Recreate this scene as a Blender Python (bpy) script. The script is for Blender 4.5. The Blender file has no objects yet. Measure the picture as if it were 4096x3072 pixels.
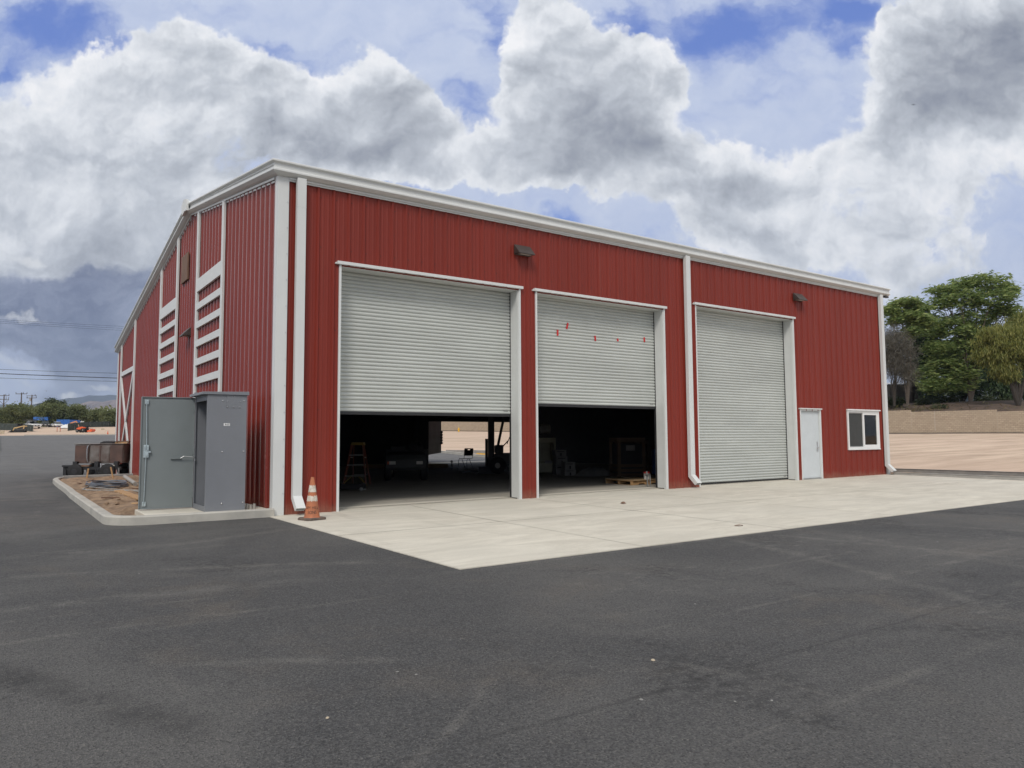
import bpy, bmesh, math, random
import numpy as np
from mathutils import Matrix, Vector

SC = bpy.context.scene
COL = SC.collection
PI = math.pi
rad = math.radians

# ------------------------------------------------------------------ camera
CAM = Vector((-4.0381, -13.149, 1.3392))
YAW, PITCH, ROLL = 0.6095, 0.0747, -0.0061
FPX = 2937.88                                   # focal length in pixels of a 4096 wide frame
R0 = Vector((math.cos(YAW), -math.sin(YAW), 0))  # level right
F0 = Vector((math.sin(YAW), math.cos(YAW), 0))   # level forward
U0 = Vector((0, 0, 1))
FW = F0 * math.cos(PITCH) + U0 * math.sin(PITCH)
UP = -F0 * math.sin(PITCH) + U0 * math.cos(PITCH)
CX = R0 * math.cos(ROLL) + UP * math.sin(ROLL)
CY = -R0 * math.sin(ROLL) + UP * math.cos(ROLL)
cam_data = bpy.data.cameras.new('camera')
cam_data.sensor_fit = 'HORIZONTAL'
cam_data.sensor_width = 36.0
cam_data.lens = FPX / 4096 * 36.0
cam_data.clip_start = 0.05
cam_data.clip_end = 30000
cam = bpy.data.objects.new('camera', cam_data)
COL.objects.link(cam)
m = Matrix((CX, CY, -FW)).transposed().to_4x4()
m.translation = CAM
cam.matrix_world = m
SC.camera = cam
SC.render.resolution_x, SC.render.resolution_y = 1024, 768
SC.view_settings.view_transform = 'Standard'
SC.view_settings.look = 'None'
SC.view_settings.exposure = 0.0
SC.view_settings.gamma = 1.0
SC.cycles.use_denoising = True
SC.cycles.max_bounces = 8
SC.cycles.transparent_max_bounces = 12


def at(px, py, D):
    """point at level distance D ahead of the camera station along the sight line of photo pixel (px, py)"""
    d = FW + CX * ((px - 2048) / FPX) + CY * ((1536 - py) / FPX)
    return CAM + d * (D / d.dot(F0))


def ld(L, D):
    """plan position from lateral offset L and forward distance D of the camera station"""
    return (CAM.x + R0.x * L + F0.x * D, CAM.y + R0.y * L + F0.y * D)


# ------------------------------------------------------------------ sky and sun
SUN = Vector((-0.50, -0.52, 0.72)).normalized()
world = bpy.data.worlds.new('World')
SC.world = world
world.use_nodes = True
wt = world.node_tree
for n in list(wt.nodes):
    wt.nodes.remove(n)


class NT:
    """small helper to write node maths as expressions"""
    def __init__(s, tree): s.t = tree

    def n(s, typ, **kw):
        nd = s.t.nodes.new(typ)
        for k, v in kw.items(): setattr(nd, k, v)
        return nd

    def put(s, sock, v):
        if isinstance(v, bpy.types.NodeSocket): s.t.links.new(v, sock)
        elif v is not None: sock.default_value = v

    def math(s, op, a, b=None, c=None, clamp=False):
        nd = s.n('ShaderNodeMath', operation=op, use_clamp=clamp)
        s.put(nd.inputs[0], a); s.put(nd.inputs[1], b); s.put(nd.inputs[2], c)
        return nd.outputs[0]

    def vec(s, op, a, b=None):
        nd = s.n('ShaderNodeVectorMath', operation=op)
        s.put(nd.inputs[0], a); s.put(nd.inputs[1], b)
        return nd.outputs['Value'] if op in ('DOT_PRODUCT', 'LENGTH') else nd.outputs[0]

    def noise(s, v, scale, detail=4, rough=0.55, dist=0.0, color=False, lac=2.0):
        nd = s.n('ShaderNodeTexNoise')
        s.put(nd.inputs['Vector'], v)
        nd.inputs['Scale'].default_value = scale; nd.inputs['Detail'].default_value = detail
        nd.inputs['Roughness'].default_value = rough; nd.inputs['Distortion'].default_value = dist
        nd.inputs['Lacunarity'].default_value = lac
        return nd.outputs['Color' if color else 'Fac']

    def step(s, v, a, b, lo=0.0, hi=1.0):
        nd = s.n('ShaderNodeMapRange', interpolation_type='SMOOTHSTEP')
        s.put(nd.inputs[0], v)
        for i, x in zip((1, 2, 3, 4), (a, b, lo, hi)): s.put(nd.inputs[i], x)
        return nd.outputs[0]

    def mix(s, f, a, b, mode='MIX'):
        nd = s.n('ShaderNodeMix', data_type='RGBA', blend_type=mode)
        s.put(nd.inputs[0], f)
        for sock, v in ((nd.inputs[6], a), (nd.inputs[7], b)):
            if isinstance(v, (tuple, list)) and len(v) == 3: v = (*v, 1)
            s.put(sock, v)
        return nd.outputs[2]

    def ramp(s, f, stops):
        nd = s.n('ShaderNodeValToRGB')
        el = nd.color_ramp.elements
        while len(el) < len(stops): el.new(0.5)
        for e, (p, c) in zip(el, stops):
            e.position = p; e.color = (*c, 1) if len(c) == 3 else c
        s.put(nd.inputs[0], f)
        return nd.outputs[0]

    def scale(s, v, x, y, z):
        nd = s.n('ShaderNodeMapping')
        s.put(nd.inputs['Vector'], v); nd.inputs['Scale'].default_value = (x, y, z)
        return nd.outputs[0]


def lin(r, g, b):
    f = lambda c: (c / 255) / 12.92 if c <= 10 else ((c / 255 + 0.055) / 1.055) ** 2.4
    return (f(r), f(g), f(b))


def build_sky():
    K = NT(wt)
    out = K.n('ShaderNodeOutputWorld'); bg = K.n('ShaderNodeBackground')
    bg.inputs['Strength'].default_value = 0.1
    sky = K.n('ShaderNodeTexSky', sky_type='NISHITA', sun_disc=False)
    sky.sun_elevation = math.asin(SUN.z); sky.sun_rotation = math.atan2(SUN.x, SUN.y)
    sky.altitude = 200; sky.air_density = 1.0; sky.dust_density = 0.6; sky.ozone_density = 2.0
    d = K.n('ShaderNodeTexCoord').outputs['Generated']
    d = K.vec('NORMALIZE', d)
    # plan coordinates of the cloud layer as seen over the heading F0 (a fixed compass heading)
    fwd = K.math('MAXIMUM', K.vec('DOT_PRODUCT', d, tuple(F0)), 0.22)
    u = K.math('DIVIDE', K.vec('DOT_PRODUCT', d, tuple(R0)), fwd)
    sep = K.n('ShaderNodeSeparateXYZ'); K.put(sep.inputs[0], d)
    v = K.math('DIVIDE', sep.outputs[2], fwd)
    cmb = K.n('ShaderNodeCombineXYZ'); K.put(cmb.inputs[0], u); K.put(cmb.inputs[1], v)
    P = cmb.outputs[0]
    w1 = K.vec('SUBTRACT', K.noise(P, 5.0, 5, 0.6, color=True), (0.5, 0.5, 0.5))
    w2 = K.vec('SUBTRACT', K.noise(P, 17.0, 5, 0.65, color=True), (0.5, 0.5, 0.5))
    W = K.vec('ADD', P, K.vec('ADD', K.vec('MULTIPLY', w1, (0.16, 0.13, 0)), K.vec('MULTIPLY', w2, (0.05, 0.05, 0))))
    Wc = K.vec('ADD', P, K.vec('MULTIPLY', w1, (0.10, 0.08, 0)))

    def field(blobs, src):
        acc = None
        for (px, py, rx, ry, a) in blobs:
            dd = FW + CX * ((px - 2048) / FPX) + CY * ((1536 - py) / FPX)
            k = dd.dot(F0)
            c = (dd.dot(R0) / k, dd.z / k, 0)
            q = K.vec('MULTIPLY', K.vec('SUBTRACT', src, c), (FPX / rx, FPX / ry, 0))
            e = K.math('MULTIPLY', K.math('EXPONENT', K.math('MULTIPLY', K.vec('DOT_PRODUCT', q, q), -1.0)), a)
            acc = e if acc is None else K.math('ADD', acc, e)
        return acc

    fb = K.noise(P, 6.5, 9, 0.62)
    fine = K.noise(W, 22.0, 7, 0.62)
    # thin veil over the blue
    streak = K.noise(K.scale(W, 1.0, 2.2, 1.0), 6.0, 8, 0.62)
    blue = field(BLUE, W)
    veil = K.step(K.math('SUBTRACT', K.math('ADD', streak, K.math('MULTIPLY', fb, 0.35)), K.math('MULTIPLY', blue, 0.34)), 0.16, 0.66)
    c10 = lambda r, g, b: tuple(7.45 * c for c in lin(r, g, b))      # close to the shown value at exposure 0.45, strength 0.1
    deep = K.mix(0.7, sky.outputs[0], c10(98, 128, 214))
    veilc = K.mix(fine, c10(172, 187, 222), c10(214, 222, 239))
    col = K.mix(veil, deep, veilc)
    # cumulus
    cov = field(COVER, W)
    # unseen overcast added overhead and behind to whiten and brighten the light
    cov = K.math('ADD', cov, K.math('MULTIPLY', K.math('MAXIMUM', K.step(v, 0.72, 1.1), K.step(K.math('ABSOLUTE', u), 0.95, 1.3)), 0.75))
    dens = K.math('ADD', cov, K.math('MULTIPLY', K.math('SUBTRACT', fb, 0.5), 0.9))
    dens = K.math('ADD', dens, K.math('MULTIPLY', K.math('SUBTRACT', fine, 0.5), 0.55))
    dens = K.math('ADD', dens, K.math('MULTIPLY', K.math('SUBTRACT', K.noise(P, 60.0, 6, 0.65), 0.5), 0.16))
    alpha = K.step(dens, 0.42, 0.64)
    shade = K.math('ADD', K.math('MULTIPLY', field(DARK, Wc), 0.82), K.math('MULTIPLY', K.math('SUBTRACT', K.noise(W, 9.0, 8, 0.6), 0.5), 0.55))
    # billows: the side of each puff that faces the light is brighter
    for sc_, dx_, dy_, g_ in ((7.0, -.022, .038, 0.95), (17.0, -.010, .017, 0.62), (45.0, -.004, .007, 0.24)):
        n0 = K.noise(Wc, sc_, 5, 0.55); n1 = K.noise(K.vec('ADD', Wc, (dx_, dy_, 0)), sc_, 5, 0.55)
        shade = K.math('SUBTRACT', shade, K.math('MULTIPLY', K.math('SUBTRACT', n0, n1), g_))
    shade = K.math('ADD', shade, K.math('MULTIPLY', K.step(dens, 0.5, 1.25), 0.24))
    cc = K.ramp(K.math('ADD', K.math('MULTIPLY', shade, 0.95), 0.15, clamp=True),
                [(0.0, c10(250, 250, 252)), (0.2, c10(232, 235, 240)), (0.45, c10(198, 203, 211)), (0.75, c10(162, 167, 177)), (1.0, c10(134, 140, 154))])
    col = K.mix(alpha, col, cc)
    # storm band low at the left
    band = field(BAND, W)
    bmask = K.step(K.math('ADD', band, K.math('MULTIPLY', K.math('SUBTRACT', K.noise(K.scale(W, 1, 2.4, 1), 7.0, 7, 0.6), 0.5), 1.1)), 0.22, 0.95)
    bandc = K.mix(K.step(K.noise(K.scale(W, 1, 2.0, 1), 9.0, 7, 0.6), 0.32, 0.68), c10(90, 100, 130), c10(148, 156, 178))
    col = K.mix(K.math('MULTIPLY', bmask, 0.97), col, bandc)
    hi = field(GLOW, W)
    hmask = K.step(K.math('ADD', hi, K.math('MULTIPLY', K.math('SUBTRACT', fine, 0.5), 0.8)), 0.35, 0.8)
    col = K.mix(K.math('MULTIPLY', hmask, 0.85), col, c10(232, 234, 236))
    # below the horizon
    col = K.mix(K.step(sep.outputs[2], -0.02, 0.0), c10(110, 105, 100), col)
    K.put(bg.inputs['Color'], col)
    K.put(out.inputs[0], bg.outputs[0])


# cloud masses: photo pixel of their centre (turned into fixed sky directions above), radii, weight
COVER = [(-420, 650, 420, 380, .9), (-900, 500, 420, 380, .8), (4700, 500, 500, 400, .8), (700, 150, 190, 150, .8), (850, 260, 200, 160, .8), (1020, 380, 230, 180, .9), (1220, 470, 240, 200, .9), (1450, 560, 240, 180, .9),
         (1650, 600, 180, 140, .8), (560, 330, 260, 180, .8), (360, 320, 150, 110, .6), (1530, 260, 110, 140, .7), (1600, 410, 160, 150, .8),
         (100, 620, 330, 260, .9), (420, 760, 360, 300, .9), (750, 780, 260, 220, .8), (150, 950, 300, 200, .8), (560, 1000, 260, 200, .7),
         (2180, 90, 190, 150, .9), (2330, 260, 260, 210, 1.), (2520, 370, 230, 200, .9), (2650, 260, 120, 120, .7), (2150, 480, 240, 220, .9),
         (2480, 540, 240, 180, .9), (2240, 640, 210, 130, .8), (2060, 330, 90, 160, .5), (2080, 720, 90, 60, .6), (1760, 690, 110, 80, .6), (1950, 640, 130, 90, .7),
         (2830, 680, 300, 130, .8), (2950, 800, 320, 140, .7), (2800, 900, 200, 120, .5),
         (3850, 180, 370, 300, 1.), (4050, 100, 300, 260, .9), (3700, 330, 230, 200, .9), (4000, 400, 260, 200, .9), (3580, 120, 110, 130, .6), (3620, 480, 160, 110, .7),
         (3300, 640, 420, 150, .5), (3800, 700, 420, 200, .6), (3500, 950, 600, 160, .5), (3100, 1000, 300, 120, .5), (3700, 1150, 420, 140, .55), (3300, 420, 300, 100, .2)]
DARK = [(1000, 520, 320, 130, .36), (1400, 620, 330, 90, .42), (1620, 430, 130, 150, .34), (880, 640, 260, 80, .30), (760, 230, 90, 90, .12),
        (2420, 450, 240, 170, .44), (2280, 610, 220, 100, .40), (2560, 540, 150, 90, .3), (2160, 250, 120, 90, .12),
        (2850, 760, 280, 70, .36), (2950, 930, 250, 60, .25),
        (3950, 260, 280, 190, .52), (4060, 110, 200, 150, .35), (3700, 400, 220, 120, .32), (3850, 480, 260, 90, .34),
        (420, 1090, 600, 110, .38), (100, 330, 300, 160, -.10), (250, 800, 300, 150, -.08), (620, 500, 240, 70, -.10), (500, 900, 300, 90, .12), (60, 620, 200, 80, .08), (2130, 120, 120, 90, -.2), (2640, 200, 80, 70, -.2), (3540, 160, 60, 120, -.15),
        (3600, 900, 500, 120, .14), (3700, 1120, 420, 90, .18), (3050, 620, 60, 50, -.1)]
BLUE = [(2960, 90, 300, 120, 1.5), (3390, 50, 150, 85, 1.5), (3380, 200, 100, 60, 1.3), (2500, 60, 110, 120, 1.), (1970, 110, 80, 140, 1.2), (1880, 420, 120, 110, .8), (1060, 190, 180, 60, .8),
        (280, 190, 330, 140, 1.1), (60, 60, 220, 120, 1.1), (220, 400, 110, 55, 1.3), (30, 290, 60, 40, .9), (1230, 300, 120, 55, 1.), (560, 190, 120, 60, .7), (1560, 690, 120, 70, .9), (640, 260, 70, 45, .6),
        (2260, 870, 70, 45, .9), (2550, 950, 60, 30, .6), (3100, 330, 260, 120, .35), (3330, 420, 80, 60, .5)]
BAND = [(-420, 1170, 420, 90, .9), (-500, 1350, 480, 100, 1.0), (-1100, 1250, 500, 160, .7), (150, 1150, 440, 85, .95), (500, 1180, 260, 80, .7), (120, 1330, 440, 95, 1.1), (450, 1400, 220, 110, .95), (300, 1540, 240, 50, .55), (60, 1590, 200, 30, .35), (300, 1480, 120, 40, .4)]
GLOW = [(130, 1000, 110, 45, .8), (90, 1245, 260, 34, .55), (60, 1440, 150, 36, .55), (300, 1545, 45, 30, .9), (420, 1490, 120, 25, .6), (120, 1560, 60, 30, .35), (130, 1605, 40, 16, .8), (40, 1500, 110, 25, .5)]
build_sky()

sun_data = bpy.data.lights.new('sun', 'SUN')
sun_data.energy = 1.5
sun_data.angle = rad(16)
sun_data.color = (1.0, 0.94, 0.86)
sun = bpy.data.objects.new('sun', sun_data)
COL.objects.link(sun)
sun.rotation_euler = SUN.to_track_quat('Z', 'Y').to_euler()
SC.view_settings.exposure = 0.45


# ------------------------------------------------------------------ scene helpers
class MB:
    """collects shapes into one mesh"""
    def __init__(s): s.v = []; s.f = []; s.mi = []; s.X = None

    def add(s, vs, fs, mi=0):
        o = len(s.v)
        if s.X is not None: vs = [s.X @ Vector(p) for p in vs]
        s.v += [tuple(p) for p in vs]
        s.f += [tuple(i + o for i in f) for f in fs]
        s.mi += [mi] * len(fs)
        return s

    def bx(s, x0, x1, y0, y1, z0, z1, mi=0):
        return s.add([(x0, y0, z0), (x1, y0, z0), (x1, y1, z0), (x0, y1, z0), (x0, y0, z1), (x1, y0, z1), (x1, y1, z1), (x0, y1, z1)],
                     [(0, 3, 2, 1), (4, 5, 6, 7), (0, 1, 5, 4), (1, 2, 6, 5), (2, 3, 7, 6), (3, 0, 4, 7)], mi)

    def prism(s, pts, axis, a, b, mi=0):
        n = len(pts)
        def P(p, t):
            return (t, p[0], p[1]) if axis == 'x' else (p[0], t, p[1]) if axis == 'y' else (p[0], p[1], t)
        fs = [tuple(range(n))[::-1], tuple(range(n, 2 * n))] + [(i, (i + 1) % n, n + (i + 1) % n, n + i) for i in range(n)]
        return s.add([P(p, a) for p in pts] + [P(p, b) for p in pts], fs, mi)

    def tube(s, pts, r, n=8, mi=0):
        pts = [Vector(p) for p in pts]
        rs = r if isinstance(r, (list, tuple)) else [r] * len(pts)
        rings = []
        for i, p in enumerate(pts):
            t = (pts[min(i + 1, len(pts) - 1)] - pts[max(i - 1, 0)])
            t = t.normalized() if t.length > 1e-9 else Vector((0, 0, 1))
            a = t.cross(Vector((0, 0, 1)) if abs(t.z) < 0.9 else Vector((1, 0, 0))).normalized()
            b = t.cross(a)
            rings.append([p + (a * math.cos(2 * PI * k / n) + b * math.sin(2 * PI * k / n)) * rs[i] for k in range(n)])
        vs = [q for ring in rings for q in ring]
        fs = []
        for i in range(len(pts) - 1):
            for k in range(n):
                k2 = (k + 1) % n
                fs.append((i * n + k, i * n + k2, (i + 1) * n + k2, (i + 1) * n + k))
        fs.append(tuple(range(n))[::-1]); fs.append(tuple(range((len(pts) - 1) * n, len(pts) * n)))
        return s.add(vs, fs, mi)

    def bar(s, p, q, w, h=None, mi=0, up=(0, 0, 1)):
        """rectangular bar from p to q, w wide, h thick along the up side"""
        p, q = Vector(p), Vector(q); h = h or w
        t = (q - p).normalized(); u = Vector(up)
        a = t.cross(u)
        a = a.normalized() if a.length > 1e-6 else t.cross(Vector((1, 0, 0))).normalized()
        b = a.cross(t)
        vs = [c + a * (sx * w / 2) + b * (sy * h / 2) for c in (p, q) for sx, sy in ((-1, -1), (1, -1), (1, 1), (-1, 1))]
        return s.add(vs, [(0, 1, 2, 3), (7, 6, 5, 4), (0, 4, 5, 1), (1, 5, 6, 2), (2, 6, 7, 3), (3, 7, 4, 0)], mi)

    def lathe(s, prof, n=24, c=(0, 0, 0), axis='z', mi=0):
        vs = []
        for r, h in prof:
            for k in range(n):
                a = 2 * PI * k / n
                x, y = r * math.cos(a), r * math.sin(a)
                p = (x, y, h) if axis == 'z' else (h, x, y) if axis == 'x' else (x, h, y)
                vs.append((p[0] + c[0], p[1] + c[1], p[2] + c[2]))
        fs = []
        for i in range(len(prof) - 1):
            for k in range(n):
                k2 = (k + 1) % n
                fs.append((i * n + k, i * n + k2, (i + 1) * n + k2, (i + 1) * n + k))
        fs.append(tuple(range(n))[::-1]); fs.append(tuple(range((len(prof) - 1) * n, len(prof) * n)))
        return s.add(vs, fs, mi)

    def loft(s, secs, mi=0, cap=True):
        """skin a list of equal length point rings"""
        n = len(secs[0]); vs = [p for c in secs for p in c]; fs = []
        for i in range(len(secs) - 1):
            for k in range(n):
                k2 = (k + 1) % n
                fs.append((i * n + k, i * n + k2, (i + 1) * n + k2, (i + 1) * n + k))
        if cap:
            fs.append(tuple(range(n))[::-1]); fs.append(tuple(range((len(secs) - 1) * n, len(secs) * n)))
        return s.add(vs, fs, mi)

    def build(s, name, mats, parent=None, smooth=False, bevel=0.0, recalc=True, loc=None):
        me = bpy.data.meshes.new(name)
        me.from_pydata(s.v, [], s.f)
        mats = mats if isinstance(mats, (list, tuple)) else [mats]
        for k in mats: me.materials.append(k)
        if len(mats) > 1: me.polygons.foreach_set('material_index', s.mi)
        if recalc:
            bm = bmesh.new(); bm.from_mesh(me)
            bmesh.ops.recalc_face_normals(bm, faces=bm.faces); bm.to_mesh(me); bm.free()
        o = bpy.data.objects.new(name, me)
        COL.objects.link(o)
        if smooth:
            me.shade_smooth() if hasattr(me, 'shade_smooth') else None
            me.set_sharp_from_angle(angle=rad(35))
        if bevel:
            b = o.modifiers.new('bevel', 'BEVEL'); b.width = bevel; b.segments = 2; b.limit_method = 'ANGLE'; b.angle_limit = rad(40)
        if parent: o.parent = parent
        if loc: o.location = loc
        me.update()
        return o


def tag(o, label=None, cat=None, group=None, kind=None):
    if label: o['label'] = label
    if cat: o['category'] = cat
    if group: o['group'] = group
    if kind: o['kind'] = kind
    return o


def thing(name, label, cat, loc=(0, 0, 0), rz=0.0, group=None):
    o = bpy.data.objects.new(name, None)
    o.empty_display_size = 0.2
    COL.objects.link(o)
    o.location = loc; o.rotation_euler = (0, 0, rz)
    return tag(o, label, cat, group)


def dup(o, loc=None, rz=None, label=None, parent=None):
    c = o.copy(); COL.objects.link(c)
    if parent: c.parent = parent
    if loc is not None: c.location = loc
    if rz is not None: c.rotation_euler = (0, 0, rz)
    if label: c['label'] = label
    for ch in list(o.children): dup(ch, parent=c)
    return c


# ------------------------------------------------------------------ materials
def mat(name, c, rough=0.6, metal=0.0, c2=None, nscale=3.0, var=0.12, bump=0.0, bscale=60.0, spec=0.5, stretch=None, detail=5, coat=0.0, splash=False):
    """principled material whose colour wanders a little (and grain, when bump is given)"""
    ma = bpy.data.materials.new(name); ma.use_nodes = True
    K = NT(ma.node_tree); b = ma.node_tree.nodes['Principled BSDF']
    b.inputs['Roughness'].default_value = rough; b.inputs['Metallic'].default_value = metal
    b.inputs['Specular IOR Level'].default_value = spec
    if coat: b.inputs['Coat Weight'].default_value = coat
    co = K.n('ShaderNodeTexCoord').outputs['Object']
    if stretch: co = K.scale(co, *stretch)
    if c2 is None:
        c2 = tuple(x * (1 - var) for x in c); c = tuple(min(1, x * (1 + var)) for x in c)
    f = K.step(K.noise(co, nscale, detail, 0.6), 0.3, 0.7)
    col = K.mix(f, c2, c)
    if splash:      # mud thrown up from the paving, pale run marks below the eave
        o3 = K.n('ShaderNodeTexCoord').outputs['Object']; sp = K.n('ShaderNodeSeparateXYZ'); K.put(sp.inputs[0], o3)
        hgt = K.math('ADD', sp.outputs[2], K.math('MULTIPLY', K.math('SUBTRACT', K.noise(o3, 3.0, 6, 0.7), 0.5), 0.5))
        col = K.mix(K.math('MULTIPLY', K.step(hgt, 0.30, 0.02), 0.32), col, (0.30, 0.20, 0.14))
        run = K.step(K.noise(K.scale(o3, 5, 5, 0.18), 2.0, 5, 0.6), 0.58, 0.72)
        col = K.mix(K.math('MULTIPLY', run, 0.10), col, (0.30, 0.14, 0.11))
    K.put(b.inputs['Base Color'], col)
    K.put(b.inputs['Roughness'], K.math('ADD', K.math('MULTIPLY', K.math('SUBTRACT', K.noise(co, nscale * 2.3, 4), 0.5), 0.18), rough, clamp=True))
    if bump:
        bp = K.n('ShaderNodeBump'); bp.inputs['Strength'].default_value = bump; bp.inputs['Distance'].default_value = 0.01
        K.put(bp.inputs['Height'], K.noise(co, bscale, 4, 0.6)); K.put(b.inputs['Normal'], bp.outputs[0])
    return ma


M = {}
M['white'] = mat('white_trim_paint', (0.64, 0.655, 0.645), 0.42, var=0.03, nscale=1.3)
M['red'] = mat('red_wall_steel', (0.205, 0.0275, 0.0170), 0.44, spec=0.28, var=0.07, nscale=0.8, stretch=(1, 1, 0.25), bump=0.35, bscale=1.6, splash=True)
M['redgable'] = mat('red_gable_steel', (0.205, 0.029, 0.020), 0.24, spec=0.6, var=0.06, nscale=0.8, stretch=(1, 1, 0.25), bump=0.3, bscale=1.6, splash=True)
M['slat'] = mat('grey_door_slat', (0.48, 0.50, 0.475), 0.45, var=0.07, nscale=0.9, stretch=(0.5, 1, 1.6), bump=0.25, bscale=1.4)
M['jamb'] = mat('door_jamb_paint', (0.60, 0.615, 0.605), 0.5, var=0.03)
M['lining'] = mat('unlit_dark_lining', (0.035, 0.036, 0.04), 0.9)  # near-black: the gloom of the bays is put into the colour
M['dark'] = mat('dark_steel', (0.02, 0.02, 0.022), 0.55)
M['black'] = mat('black_rubber', (0.015, 0.015, 0.016), 0.8)
M['bronze'] = mat('bronze_lamp_paint', (0.055, 0.045, 0.04), 0.45)
M['lens'] = mat('lamp_lens', (0.55, 0.52, 0.47), 0.3)
M['steel'] = mat('galvanised_steel', (0.55, 0.56, 0.57), 0.35, 0.8)
M['roofm'] = mat('roof_sheet', (0.6, 0.61, 0.6), 0.4, 0.2)
M['cab'] = mat('grey_cabinet_paint', (0.185, 0.195, 0.215), 0.45, var=0.05, nscale=1.5)
M['cabdoor'] = mat('grey_door_paint', (0.19, 0.215, 0.22), 0.5, var=0.05, nscale=1.5)
M['cabin'] = mat('cabinet_inside', (0.10, 0.12, 0.12), 0.6)
M['zinc'] = mat('zinc_plate', (0.52, 0.60, 0.62), 0.35, 0.6, nscale=30)
M['orange'] = mat('cone_orange', (0.50, 0.165, 0.07), 0.65, c2=(0.33, 0.125, 0.065), nscale=9)
M['collar'] = mat('cone_collar', (0.66, 0.62, 0.55), 0.55, c2=(0.48, 0.42, 0.34), nscale=14)
M['conebase'] = mat('cone_base_rubber', (0.16, 0.11, 0.085), 0.85, c2=(0.07, 0.06, 0.055), nscale=12)
M['ink'] = mat('stencil_ink', (0.02, 0.018, 0.017), 0.8)
M['wood'] = mat('raw_lumber', (0.46, 0.28, 0.13), 0.7, c2=(0.33, 0.19, 0.085), nscale=4, stretch=(1, 8, 8))
M['oldwood'] = mat('weathered_board', (0.20, 0.115, 0.075), 0.75, c2=(0.13, 0.075, 0.05), nscale=4, stretch=(1, 6, 1))
M['ply'] = mat('plywood_sheet', (0.42, 0.30, 0.17), 0.7, c2=(0.33, 0.23, 0.13), nscale=2, stretch=(1, 5, 1))
M['kerb'] = mat('kerb_concrete', (0.47, 0.45, 0.40), 0.85, c2=(0.37, 0.355, 0.32), nscale=2.5, bump=0.3, bscale=90)
M['kerbold'] = mat('grey_kerb_concrete', (0.30, 0.295, 0.28), 0.85, c2=(0.22, 0.215, 0.205), nscale=2.5, bump=0.3, bscale=90)
M['soil'] = mat('bare_soil', (0.34, 0.235, 0.15), 0.95, c2=(0.17, 0.115, 0.075), nscale=5, bump=1.0, bscale=22, detail=8)
M['stainless'] = mat('stained_stainless', (0.30, 0.275, 0.25), 0.35, 0.7, c2=(0.17, 0.12, 0.10), nscale=2.2)
M['rustpanel'] = mat('brown_stained_panel', (0.17, 0.105, 0.085), 0.42, 0.5, c2=(0.11, 0.075, 0.065), nscale=2.5)
M['glass'] = mat('dark_glass', (0.012, 0.015, 0.015), 0.06, spec=0.6)
M['screen'] = mat('insect_screen', (0.035, 0.038, 0.037), 0.5)
M['paintwhite'] = mat('car_white', (0.72, 0.72, 0.71), 0.25, coat=0.5)
M['carblack'] = mat('car_black', (0.012, 0.012, 0.014), 0.25, coat=0.5)
M['chrome'] = mat('chrome', (0.5, 0.5, 0.5), 0.2, 0.9)
M['blue'] = mat('blue_steel', (0.030, 0.135, 0.44), 0.55, var=0.1)
M['bluedk'] = mat('blue_steel_muted', (0.05, 0.14, 0.34), 0.55)  # duller blue of the container's posts and rails
M['tractor'] = mat('tractor_orange', (0.72, 0.105, 0.02), 0.4)
M['yellow'] = mat('machine_yellow', (0.52, 0.36, 0.17), 0.5)
M['hydrant'] = mat('hydrant_yellow', (0.72, 0.42, 0.03), 0.45)
M['screenfence'] = mat('green_windscreen', (0.050, 0.062, 0.055), 0.85, c2=(0.034, 0.044, 0.04), nscale=0.6, stretch=(1, 1, 3))
M['pole'] = mat('pole_timber', (0.095, 0.075, 0.062), 0.9)
M['wire'] = mat('wire', (0.02, 0.022, 0.026), 0.7)
M['bark'] = mat('grey_bark', (0.19, 0.155, 0.125), 0.9, c2=(0.12, 0.095, 0.075), nscale=6)
M['barkdark'] = mat('dark_bark', (0.045, 0.037, 0.03), 0.95)
M['sand'] = mat('tan_block', (0.45, 0.38, 0.28), 0.9)
M['card'] = mat('carton', (0.27, 0.26, 0.24), 0.8)
M['crate'] = mat('crate_wood', (0.13, 0.085, 0.055), 0.85)
M['fibre'] = mat('orange_fibreglass', (0.16, 0.05, 0.03), 0.5)
M['ladtop'] = mat('yellow_plastic', (0.25, 0.17, 0.035), 0.5)
M['alu'] = mat('aluminium', (0.42, 0.43, 0.42), 0.4, 0.7)
M['cart'] = mat('cart_plastic', (0.05, 0.053, 0.052), 0.6)
M['tape'] = mat('red_tape', (0.55, 0.02, 0.02), 0.5)
M['canw'] = mat('paint_can_label', (0.55, 0.54, 0.52), 0.5)
M['canr'] = mat('paint_can_lid', (0.40, 0.03, 0.025), 0.5)
M['hose'] = mat('dark_hose', (0.11, 0.125, 0.15), 0.5)
M['rope'] = mat('grey_cable', (0.30, 0.29, 0.27), 0.7)
M['pvc'] = mat('grey_pipe', (0.33, 0.31, 0.28), 0.6)
M['palesheet'] = mat('pale_corrugated', (0.36, 0.42, 0.47), 0.6)
M['whiteroof'] = mat('white_roof', (0.72, 0.72, 0.70), 0.6)
M['stucco'] = mat('house_stucco', (0.5, 0.47, 0.40), 0.9)
M['shadeint'] = mat('shed_inside_shade', (0.05, 0.045, 0.04), 0.9)  # near-black wall colour stands for the shaded inside of the open shed
M['tarp'] = mat('grey_tarp', (0.22, 0.215, 0.20), 0.7, bump=0.5, bscale=4)



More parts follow.
